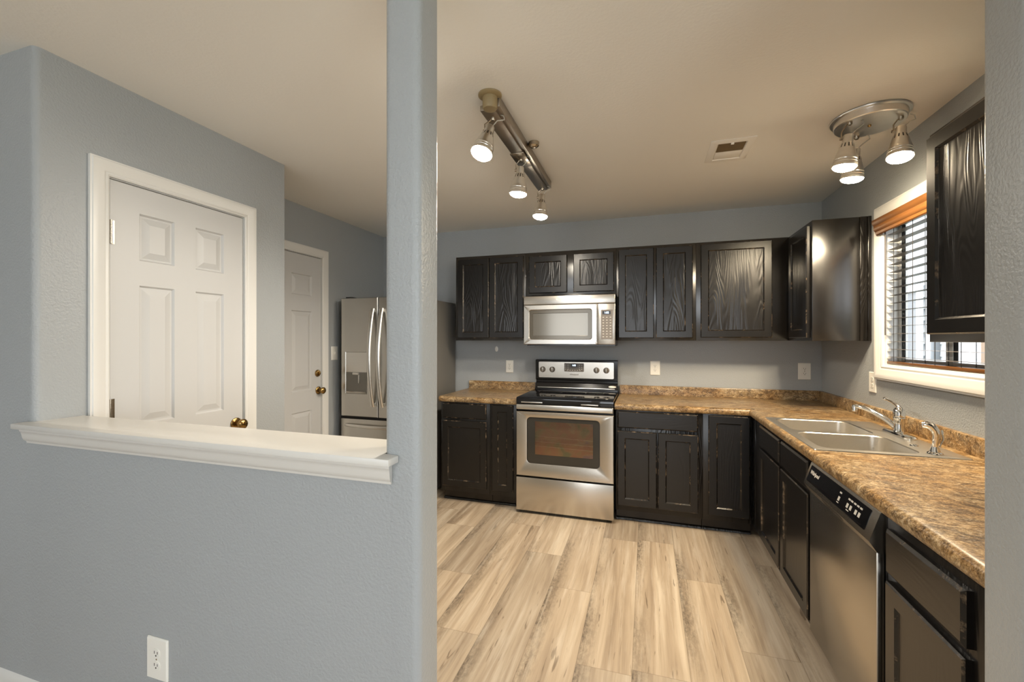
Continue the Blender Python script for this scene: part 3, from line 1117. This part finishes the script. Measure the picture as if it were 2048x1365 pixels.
# ------------------------------------------------------------------ microwave
t = thing('microwave', 'stainless over the range microwave under the short wall cabinet', 'microwave', (-1.937, -0.2, 1.33))
MX0, MX1 = -2.319, -1.553
MF = back_frame(-0.36)
m = MB(); m.box(MX0 + 0.004, MX1 - 0.004, -0.3595, -0.002, 1.332, 1.7425); m.build('body', BENAM, t)
m = MB(); m.fbox(MF, MX0, MX1, 1.671, 1.743, 0.0005, 0.040, 0, 0.005, 3); gv = m.build('top_grille', STEEL, t)
text('Whirlpool', MF, -1.985, 1.709, 0.0402, 0.026, LOGOW, t, 'maker_lettering', 0.0004, 0.15)
m = MB()
m.loft([[MF(-2.012 + 0.024 * math.cos(a) * k, 1.710 + 0.008 * math.sin(a) * k, 0.0404) for a in [2 * PI * i / 24 for i in range(24)]] for k in (1.0, 0.86)], 0, False, False)
m.build('maker_ring', LOGOW, t)
fd = Fr(MF.o + MF.n * 0.0005, MF.u, MF.v, MF.n)
wu0, wu1, wv0, wv1 = -2.268, -1.742, 1.378, 1.625
cu, cv, hu, hv = (wu0 + wu1) / 2, (wv0 + wv1) / 2, (wu1 - wu0) / 2, (wv1 - wv0) / 2
ou0, ou1, ov0, ov1 = MX0, -1.694, 1.334, 1.668
oc, ocv, oh, ohv = (ou0 + ou1) / 2, (ov0 + ov1) / 2, (ou1 - ou0) / 2, (ov1 - ov0) / 2
m = MB()
m.loft([rr(cu, cv, hu, hv, 0.02, 0.0), rr(oc, ocv, oh, ohv, 0.003, 0.0), rr(oc, ocv, oh, ohv, 0.003, 0.036), rr(oc, ocv, oh - 0.004, ohv - 0.004, 0.004, 0.040),
        rr(cu, cv, hu + 0.005, hv + 0.005, 0.024, 0.041), rr(cu, cv, hu, hv, 0.02, 0.036), rr(cu, cv, hu, hv, 0.02, 0.0)], 0, False, False)
md = m.build('microwave_door', STEEL, t)
m = MB(); m.loft([rr(cu, cv, hu - 0.0006, hv - 0.0006, 0.02, 0.003), rr(cu, cv, hu - 0.0006, hv - 0.0006, 0.02, 0.0345), rr(cu, cv, hu - 0.028, hv - 0.028, 0.004, 0.0345), rr(cu, cv, hu - 0.030, hv - 0.030, 0.004, 0.030)], 0, True, False)
m.build('window_border', MWGLD, md)
m = MB(); m.fbox(fd, wu0 + 0.030, wu1 - 0.030, wv0 + 0.030, wv1 - 0.030, 0.029, 0.0305); m.build('door_window', MWGL, md)
m = MB()
m.loft([[MF(u, v, n) for u, v in rrect(-1.716, 1.503, 0.016, 0.155, 0.010, 5)] for n in (0.066, 0.080)])
m.fbox(MF, -1.722, -1.710, 1.365, 1.385, 0.040, 0.067); m.fbox(MF, -1.722, -1.710, 1.62, 1.64, 0.040, 0.067)
m.build('door_handle', CHROME, md)
m = MB(); m.fbox(MF, -1.6925, MX1, 1.334, 1.668, 0.0005, 0.040, 0, 0.006, 3); pn = m.build('side_panel', STEEL, t)
m = MB(); m.plate(MF, -1.6195, 1.497, 0.0465, 0.120, 0.004, 0.0402, 0.0425, 0.001); m.build('keypad', GREYP, pn)
m = MB(); m.fbox(MF, -1.655, -1.590, 1.579, 1.606, 0.0426, 0.0434); m.build('clock_display', BPLAST, pn)
text('1:02', MF, -1.622, 1.5925, 0.0436, 0.022, DIGIT, pn, 'clock_digits', 0.0006)
m = MB()
for j in range(8):
    for k in range(3):
        u, v = -1.648 + 0.0285 * k, 1.555 - 0.0225 * j
        m.fbox(MF, u - 0.006, u + 0.006, v - 0.0025, v + 0.0025, 0.0426, 0.0431)
m.build('key_print', KEYW, pn)
m = MB(); m.box(MX0 + 0.02, MX1 - 0.006, -0.352, -0.03, 1.322, 1.3318); m.build('underside_filter', BPLAST, t)

# ------------------------------------------------------------------ dishwasher
t = thing('dishwasher', 'stainless dishwasher with black slanted control panel between sink cabinet and end cabinet', 'dishwasher', (-0.32, -2.05, 0))
DF = right_frame(-0.611)
A0, A1 = 1.752, 2.350
m = MB(); m.fbox(DF, A0 + 0.001, A1 - 0.001, 0.10, 0.847, -0.57, -0.003); m.fbox(DF, A0 + 0.004, A1 - 0.004, 0.0005, 0.099, -0.30, -0.075)
m.build('tub', BPLAST, t)
m = MB(); m.fbox(DF, A0 + 0.012, A1 - 0.012, 0.105, 0.712, -0.002, 0.020, 0, 0.004); m.build('door_panel', STEELD, t)
ctl = [(-0.002, 0.842), (0.006, 0.842), (0.012, 0.836), (0.040, 0.752), (0.041, 0.745), (0.020, 0.713), (-0.002, 0.713)]
m = MB(); m.loft([[DF(u, v, n) for n, v in ctl] for u in (A0 + 0.006, A1 - 0.006)]); fa = m.build('fascia', STEELD, t)
sl = V3((0.028, -0.084)).normalized() if False else None
dv = Vector((0.040 - 0.012, 0.752 - 0.836)); L_ = dv.length; dv.normalize()
vv = DF.n * (-dv.x) + DF.v * (-dv.y)
nn = DF.n * (-dv.y) + DF.v * dv.x
SF = Fr(DF(0, 0.836, 0.012), DF.u, vv, nn)
m = MB(); m.plate(SF, (A0 + A1) / 2 - 0.012, -0.042, 0.262, 0.035, 0.006, -0.002, 0.0012); cpn = m.build('control_panel', BGLASS, fa)
text('Whirlpool', SF, A0 + 0.085, -0.034, 0.0014, 0.022, LOGOW, fa, 'maker_lettering', 0.0005, 0.15)
for us_, ul_, bar in (((0.335,), (0.335,), (0.327, 0.343)), ((0.405, 0.43, 0.468, 0.492), (0.405, 0.425, 0.448, 0.47, 0.492), (0.405, 0.425))):
    m = MB()
    for u in us_:
        m.fbox(SF, A0 + u - 0.007, A0 + u + 0.007, -0.056, -0.040, 0.0013, 0.0018)
    for u in ul_:
        m.fbox(SF, A0 + u - 0.008, A0 + u + 0.008, -0.028, -0.022, 0.0013, 0.0018)
    m.fbox(SF, A0 + bar[0], A0 + bar[1], -0.064, -0.061, 0.0013, 0.0018)
    m.build('button_print', KEYW, fa)
dl = Vector((0.020 - 0.041, 0.713 - 0.745)); dl.normalize()
LF = Fr(DF(0, 0.745, 0.041), DF.u, -(DF.n * dl.x + DF.v * dl.y), DF.n * (-dl.y) + DF.v * dl.x)
m = MB(); m.plate(LF, (A0 + A1) / 2 - 0.02, -0.019, 0.085, 0.014, 0.008, -0.004, 0.0006); m.build('handle_pocket', BPLAST, fa)

# ------------------------------------------------------------------ refrigerator
t = thing('refrigerator', 'stainless french door refrigerator with water dispenser in the back left corner', 'refrigerator', (-3.503, -0.4, 0))
FX0, FX1, FY = -3.882, -3.126, -0.705
FF = back_frame(FY)
FZ = 1.738
m = MB(); m.box(FX0 + 0.004, FX1 - 0.0005, FY + 0.012, -0.03, 0.02, FZ - 0.006, 0, 0.004)
for x in (FX0 + 0.08, FX1 - 0.08):
    m.lathe((x, FY + 0.1, 0.0005), (0, 0, 1), [(0, 0.02), (0.022, 0.02)], 12)
    m.lathe((x, -0.1, 0.0005), (0, 0, 1), [(0, 0.02), (0.022, 0.02)], 12)
m.build('cabinet', FSIDE, t)
mid = (FX0 + FX1) / 2
ZD = 0.704
m = MB()      # left door as a frame round the dispenser niche
n1 = 0.075
du0, du1, dv0, dv1 = -3.835, -3.612, 0.902, 1.268
A = [FX0, du0, du1, mid - 0.004]
B = [ZD, dv0, dv1, FZ]
ff2 = Fr(FF.o + FF.n * 0.0, FF.u, FF.v, FF.n)
m.panelled(ff2, A, B, [(1, 1)], [(0, 0), (0.003, -0.003), (0.004, -0.003)], n1, 0, 0.006)
ld = m.build('fridge_door', FRIDGE, t, angle=20)
m = MB(); m.fbox(FF, du0 + 0.006, du1 - 0.006, 1.092, dv1 - 0.006, n1 - 0.0028, n1 - 0.0008); m.build('dispenser_panel', HANDLE, ld)
DISP = plain('dispenser_grey', lin(116, 113, 106), 0.35, 0.4)
m = MB(); m.fbox(FF, du0 + 0.006, du1 - 0.006, dv0 + 0.006, 1.090, n1 - 0.0028, n1 - 0.0015); m.build('dispenser_niche', DISP, ld)
m = MB()
m.fbox(FF, -3.755, -3.690, 1.068, 1.088, n1 - 0.001, n1 + 0.012, 0, 0.003); m.fbox(FF, -3.700, -3.688, 0.995, 1.07, n1 - 0.001, n1 + 0.008, 0, 0.003)
m.build('dispenser_lever', HANDLE, ld)
m = MB(); m.fbox(FF, du0 + 0.008, du1 - 0.008, dv0 + 0.007, dv0 + 0.022, n1 - 0.001, n1 + 0.004, 0, 0.002); m.build('drip_tray', STEELD, ld)
m = MB(); m.fbox(FF, mid + 0.004, FX1, ZD, FZ, 0.0, n1, 0, 0.006, 3); rd = m.build('fridge_door', FRIDGE, t)
m = MB(); m.fbox(FF, FX0, FX1, 0.06, 0.684, 0.0, n1, 0, 0.006, 3); fz = m.build('freezer_drawer', FRIDGE, t)
for par, u in ((ld, mid - 0.045), (rd, mid + 0.045)):
    m = MB()
    pts = []
    for i in range(17):
        k = i / 16
        pts.append(FF(u, 0.80 + 0.84 * k, n1 + 0.012 + 0.055 * math.sin(PI * k) ** 0.8))
    m.tube(pts, 0.012, 14, 0, (1.6, (0, -1, 0)))
    m.fbox(FF, u - 0.012, u + 0.012, 0.80, 0.83, n1, n1 + 0.02, 0, 0.003); m.fbox(FF, u - 0.012, u + 0.012, 1.61, 1.64, n1, n1 + 0.02, 0, 0.003)
    m.build('door_handle', HANDLE, par)
m = MB()
m.tube([FF(FX0 + 0.06 + (FX1 - FX0 - 0.12) * i / 16, 0.632, n1 + 0.012 + 0.045 * math.sin(PI * i / 16) ** 0.8) for i in range(17)], 0.011, 12, 0, (1.3, (0, -1, 0)))
m.build('drawer_handle', HANDLE, fz)
m = MB()
m.fbox(FF, FX0 + 0.01, FX1 - 0.01, 0.685, 0.7035, 0.0, n1 - 0.02); m.fbox(FF, mid - 0.0038, mid + 0.0038, ZD, FZ - 0.004, 0.0, n1 - 0.012)
m.build('door_gasket', GAP, t)
for xa in (FX0 + 0.03, FX1 - 0.09):
    m = MB(); m.box(xa, xa + 0.06, FY - 0.05, FY + 0.06, FZ + 0.0005, FZ + 0.012, 0, 0.003); m.build('hinge_cover', BPLAST, t)


# ------------------------------------------------------------------ outlets and switch
def outlet(label, fr, u, v, wd, ht, duplex=True):
    t = thing('power_outlet' if duplex else 'light_switch', label, 'outlet' if duplex else 'switch', fr(u, v - ht / 2, 0), 'white wall plates')
    m = MB(); m.plate(fr, u, v, wd / 2, ht / 2, 0.004, 0.0004, 0.0065, 0.004); m.build('cover_plate', PLASTIC, t)
    if duplex:
        for s in (-1, 1):
            c = v + s * 0.0195
            m = MB()
            m.loft([[fr(u + x, c + y, n) for x, y in rrect(0, 0, 0.0165, 0.0140, 0.0095, 5)] for n in (0.0062, 0.0082)])
            m.fbox(fr, u - 0.0078, u - 0.0056, c - 0.001, c + 0.008, 0.0080, 0.0086, 1)
            m.fbox(fr, u + 0.0056, u + 0.0078, c - 0.001, c + 0.007, 0.0080, 0.0086, 1)
            m.lathe(fr(u, c - 0.0065, 0.0080), fr.n, [(0, 0.0027), (0.0006, 0.0027)], 10, 1)
            m.build('socket', [PLASTIC, SLOT], t)
    else:
        m = MB(); m.fbox(fr, u - 0.005, u + 0.005, v - 0.010, v + 0.012, 0.006, 0.016, 0, 0.002); m.build('toggle', PLASTIC, t)
    m = MB(); m.lathe(fr(u, v, 0.0063), fr.n, [(0, 0.003), (0.001, 0.0025)], 10); m.build('screw', NICKEL, t)
    return t


WB = back_frame(0.0)
WR = right_frame(0.0)
outlet('white outlet on the grey half wall below the ledge, near the floor', frp, -2.8155, 0.348, 0.093, 0.134)
outlet('white outlet on the back wall left of the range', WB, -2.571, 1.116, 0.075, 0.119)
outlet('white outlet on the back wall just right of the range', WB, -1.243, 1.127, 0.083, 0.125)
outlet('white outlet with a large plate on the back wall near the corner', WB, -0.118, 1.123, 0.089, 0.133)
outlet('white outlet on the window wall tucked against the window casing', WR, 0.806, 1.116, 0.082, 0.124)
outlet('white light switch between the white panel door and the refrigerator', left_frame(XW2), -0.757, 1.253, 0.082, 0.122, False)
m = MB()
m.loft([[WB(-2.705 + 0.016 * k * math.cos(a), 1.283 + 0.026 * k * math.sin(a), n) for a in [2 * PI * i / 28 for i in range(28)]] for k, n in ((1, 0.0004), (1, 0.002), (0.8, 0.004))])
tag(m.build('wall_plug_cover', PLASTIC), 'small oval off-white cover on the wall below the left wall cabinet', 'wall plug')

# ------------------------------------------------------------------ window, blind, outdoors
fw = right_frame(0.0)
U0, U1 = -WY1, -WY0
m = MB()      # jamb lining
m.box(0.001, 0.104, WY1 - 0.012, WY1, WZ0, WZ1); m.box(0.001, 0.104, WY0, WY0 + 0.012, WZ0, WZ1)
m.box(0.001, 0.104, WY0 + 0.012, WY1 - 0.012, WZ1 - 0.012, WZ1); m.box(0.001, 0.104, WY0 + 0.012, WY1 - 0.012, WZ0, WZ0 + 0.012)
win = m.build('window_1', TRIM, kind='structure')
m = MB()
CASW = [(0.0, 0.0), (0.0, 0.010), (0.008, 0.014), (0.018, 0.012), (0.026, 0.016), (0.050, 0.019), (0.064, 0.023), (0.074, 0.022), (0.078, 0.016), (0.086, 0.016), (0.086, 0.0)]
m.sweep(fw, [(U0 + 0.004, WZ0 + 0.004), (U0 + 0.004, WZ1 - 0.004), (U1 - 0.004, WZ1 - 0.004), (U1 - 0.004, WZ0 + 0.004)], CASW, True)
m.build('casing', TRIM, win)
m = MB()      # sliding sashes
xs0, xs1, SW = 0.062, 0.084, 0.026
ymid = (WY0 + WY1) / 2
for y0, y1 in ((WY0 + 0.0125, ymid + 0.012), (ymid + 0.0125, WY1 - 0.0125)):
    m.box(xs0, xs1, y0, y0 + SW, WZ0 + 0.0125, WZ1 - 0.0125, 0, 0.002); m.box(xs0, xs1, y1 - SW, y1, WZ0 + 0.0125, WZ1 - 0.0125, 0, 0.002)
    m.box(xs0, xs1, y0 + SW, y1 - SW, WZ0 + 0.0125, WZ0 + 0.045, 0, 0.002); m.box(xs0, xs1, y0 + SW, y1 - SW, WZ1 - 0.045, WZ1 - 0.0125, 0, 0.002)
m.build('sash', VINYL, win)
for y0, y1 in ((WY0 + 0.0125 + SW, ymid + 0.012 - SW), (ymid + 0.0125 + SW, WY1 - 0.0125 - SW)):
    m = MB(); m.box(0.0635, 0.0665, y0, y1, WZ0 + 0.045, WZ1 - 0.045); m.build('pane', PANE, win)

t = thing('window_blind', 'open dark slatted blind with honey wood valance in the window over the sink', 'blind', (0.02, (WY0 + WY1) / 2, 1.24))
m = MB()
vp = [(0.0, 1.988), (0.004, 1.984), (0.010, 1.990), (0.012, 2.004), (0.016, 2.008), (0.022, 2.022), (0.020, 2.038), (0.024, 2.044), (0.030, 2.056), (0.030, 2.072), (0.0, 2.072)]
m.loft([[V3((-0.020 - n, y, z)) for n, z in vp] for y in (-0.905, -1.875)])
m.build('valance', VAL, t)
m = MB(); m.box(0.0, 0.05, WY0 + 0.014, WY1 - 0.014, 2.012, 2.054, 0, 0.003); m.build('head_rail', SLAT, t)
ns = 17
for k in range(ns):
    z = 1.975 - 0.0437 * k
    m = MB()
    pr = [(-0.0245, 0.0), (-0.012, 0.0018), (0.0, 0.0024), (0.012, 0.0018), (0.0245, 0.0), (0.012, -0.0007), (0.0, -0.0001), (-0.012, -0.0007)]
    m.loft([[V3((0.027 + a, y, z + b)) for a, b in pr] for y in (WY0 + 0.018, WY1 - 0.018)])
    m.build('slat', SLAT, t, angle=60)
m = MB(); m.box(0.002, 0.052, WY0 + 0.018, WY1 - 0.018, 1.236, 1.252, 0, 0.004); m.build('bottom_rail', VAL, t)
for y in (-1.03, -1.21, -1.39, -1.57, -1.75):
    m = MB()
    for x in (0.001, 0.053):
        m.box(x - 0.0011, x + 0.0011, y - 0.0011, y + 0.0011, 1.252, 2.012)
    m.build('ladder_cord', CORD, t)
m = MB(); m.tube([(-0.008, -0.962, 1.40), (-0.008, -0.962, 2.0)], 0.0042, 8); m.build('tilt_wand', SLAT, t)

# outdoors beyond the glass
m = MB(); m.box(0.3, 16, -14, 10, -0.6, -0.5); o = m.build('ground_outside', GRASS, kind='structure')
t = thing('neighbor_house', 'pale sided house seen outside through the kitchen window', 'house', (3.4, 4.0, -0.5))
m = MB()
for k in range(26):
    z = -0.5 + 0.2 * k
    m.loft([[V3((3.2 + a, y, z + b)) for a, b in ((0.0, 0.0), (0.02, 0.2), (0.1, 0.2), (0.1, 0.0))] for y in (-4.0, 14.0)])
m.build('siding', SIDING, t)
for y in (5.15, 7.6):
    m = MB()
    for y0, y1, za, zb in ((y, y + 0.09, 0.5, 2.3), (y + 0.86, y + 0.95, 0.5, 2.3), (y + 0.09, y + 0.86, 0.5, 0.6), (y + 0.09, y + 0.86, 2.2, 2.3)):
        m.box(3.13, 3.197, y0, y1, za, zb, 0, 0.008)
    f = m.build('house_window', VINYL, t)
    m = MB(); m.box(3.175, 3.19, y + 0.09, y + 0.86, 0.6, 2.2); m.build('window_pane', GREYT, f)
m = MB(); m.box(3.11, 3.195, 4.72, 4.80, -0.5, 4.6, 0, 0.01); m.build('downspout', GREYT, t)
m = MB(); m.box(3.15, 3.198, 3.55, 3.75, -0.5, 4.6); m.build('corner_board', TANW, t)

# ------------------------------------------------------------------ light fixtures
def bracket(m, j, top):
    m.tube([j, j + V3((-0.012, 0, -0.006)), top + V3((-0.028, 0, 0.014)), top + V3((-0.027, 0, -0.016))], 0.0032, 8)
    m.lathe(top + V3((-0.034, 0, -0.016)), (1, 0, 0), [(0, 0.007), (0.012, 0.007)], 12)
    m.lathe(j + V3((0, 0, -0.004)), (0, 0, 1), [(-0.006, 0.008), (0, 0.011), (0.012, 0.011)], 14)


def spot_head(parent, joint, mouth, power, color, bulb):
    j, mo = V3(joint), V3(mouth)
    ax = (mo - j).normalized()
    top = mo - ax * 0.152
    m = MB()
    prof = [(0, 0.006), (0.0005, 0.0195), (0.004, 0.0215), (0.034, 0.0225), (0.040, 0.0240), (0.0425, 0.0255), (0.062, 0.0318), (0.066, 0.0328), (0.100, 0.0425), (0.112, 0.0452), (0.114, 0.0468), (0.119, 0.0472), (0.121, 0.0462), (0.126, 0.0478), (0.131, 0.0486), (0.133, 0.0476),
            (0.138, 0.0492), (0.1485, 0.0508), (0.1515, 0.0512), (0.1515, 0.0490), (0.146, 0.0486)]
    m.lathe(top, ax, prof, 36, 0, lambda i, jj: 1 if (i == 5 and jj % 3 == 0) else 0, True, False)
    h = m.build('spotlight_head', [ALU, SLOT], parent)
    m = MB()
    m.lathe(top, ax, [(0.143, 0.047), (0.1545, 0.0475), (0.160, 0.043), (0.166, 0.032), (0.170, 0.016), (0.171, 0.003)], 32)
    m.build('bulb', bulb, h)
    m = MB()
    bracket(m, j, top)
    m.build('bracket', NICKEL, h)
    m = MB()
    e = V3((0.055, -0.01, 0.0))
    m.tube([j + V3((0.035, 0, 0.012)), j + V3((0.052, 0, 0.004)), j + V3((0.056, 0, -0.014)), top + V3((0.034, 0, 0.022)), top + V3((0.012, 0, 0.002))], 0.0026, 8)
    m.build('cable', CABLE, h)
    d = bpy.data.lights.new('spot_beam', 'SPOT')
    d.energy = power
    d.color = color
    d.shadow_soft_size = 0.05
    d.spot_size = math.radians(166)
    d.spot_blend = 0.6
    lo = bpy.data.objects.new('spot_beam', d)
    COL.objects.link(lo)
    lo.parent = h
    lo.location = top + ax * 0.21 - ORG[h.name]
    lo.rotation_euler = ax.to_track_quat('-Z', 'Y').to_euler()


t = thing('track_light', 'long nickel track light with three lit spotlights on the ceiling', 'ceiling light', (-1.98, -1.6, HC), 'kitchen ceiling lights')
m = MB()
m.box(-2.028, -1.962, -2.15, -1.06, 2.402, 2.426, 0, 0.002)
m.box(-1.963, -1.936, -2.15, -1.06, 2.410, HC - 0.001, 0, 0.002)
m.box(-2.0, -1.963, -2.10, -1.10, 2.426, HC - 0.001)
m.build('track_bar', BAR, t)
m = MB()
m.lathe((-1.975, -2.165, HC - 0.0008), (0, 0, -1), [(0, 0.052), (0.006, 0.052), (0.010, 0.046), (0.012, 0.033), (0.058, 0.033), (0.064, 0.029)], 32)
m.build('power_canopy', TANCAP, t)
m = MB()
m.lathe((-1.905, -1.66, HC - 0.0008), (0, 0, -1), [(0, 0.030), (0.020, 0.028), (0.028, 0.018), (0.03, 0.004)], 24)
m.box(-2.034, -1.955, -1.69, -1.50, 2.396, 2.4018, 0, 0.002)
m.build('center_mount', NICKEL, t)
spot_head(t, (-1.993, -2.075, 2.400), (-2.025, -2.14, 2.215), TRACK_W, TRACK_COL, BULB)
spot_head(t, (-1.993, -1.605, 2.398), (-2.012, -1.600, 2.205), TRACK_W, TRACK_COL, BULB)
spot_head(t, (-1.988, -1.105, 2.398), (-2.000, -1.118, 2.207), TRACK_W, TRACK_COL, BULB)

t = thing('round_spot_fixture', 'round brushed nickel ceiling fixture with three lit spotlights near the window', 'ceiling light', (-0.28, -1.44, HC), 'kitchen ceiling lights')
m = MB()
m.lathe((-0.28, -1.44, HC - 0.0008), (0, 0, -1), [(0, 0.156), (0.003, 0.158), (0.008, 0.156), (0.010, 0.143), (0.036, 0.141), (0.040, 0.137), (0.041, 0.01)], 64)
m.build('ceiling_pan', ALU, t)
m = MB(); m.lathe((-0.28, -1.44, HC - 0.0415), (0, 0, -1), [(0, 0.008), (0.006, 0.007), (0.009, 0.002)], 16); m.build('center_nut', BRASS, t)
spot_head(t, (-0.385, -1.505, 2.412), (-0.405, -1.500, 2.205), ROUND_W, ROUND_COL, BULBW)
spot_head(t, (-0.285, -1.320, 2.412), (-0.300, -1.305, 2.205), ROUND_W, ROUND_COL, BULBW)
spot_head(t, (-0.180, -1.495, 2.412), (-0.200, -1.530, 2.215), ROUND_W, ROUND_COL, BULBW)

# ceiling register
t = thing('ceiling_vent', 'pale square air register in the kitchen ceiling between the two lights', 'vent', (-0.86, -1.25, HC))
CFr = Fr((0, 0, HC), (1, 0, 0), (0, 1, 0), (0, 0, -1))
m = MB()
vx0, vx1, vy0, vy1 = -0.975, -0.752, -1.385, -1.085
q = lambda s, n: [CFr(vx0 + s, vy0 + s, n), CFr(vx1 - s, vy0 + s, n), CFr(vx1 - s, vy1 - s, n), CFr(vx0 + s, vy1 - s, n)]
m.loft([q(0, 0.0006), q(0, 0.003), q(0.012, 0.008), q(0.036, 0.008), q(0.040, 0.004), q(0.041, 0.001)], 0, True, True)
m.build('frame', VENT, t)
m = MB()
for k in range(11):
    y = vy0 + 0.048 + 0.0095 * k
    m.loft([[CFr(x, y + a, n) for a, n in ((0.0, 0.0014), (0.001, 0.0014), (0.0075, 0.0062), (0.0065, 0.0062))] for x in (vx0 + 0.042, vx1 - 0.042)])
m.build('louvre_bank', VENTD, t)
m = MB()
m.box(vx0 + 0.042, vx1 - 0.042, vy0 + 0.155, vy1 - 0.045, HC - 0.006, HC - 0.0014, 0, 0.001)
m.build('damper_plate', VENT, t)
m = MB(); m.box((vx0 + vx1) / 2 - 0.008, (vx0 + vx1) / 2 + 0.008, vy0 + 0.036, vy0 + 0.050, HC - 0.014, HC - 0.0065, 0, 0.002); m.build('damper_lever', VENT, t)
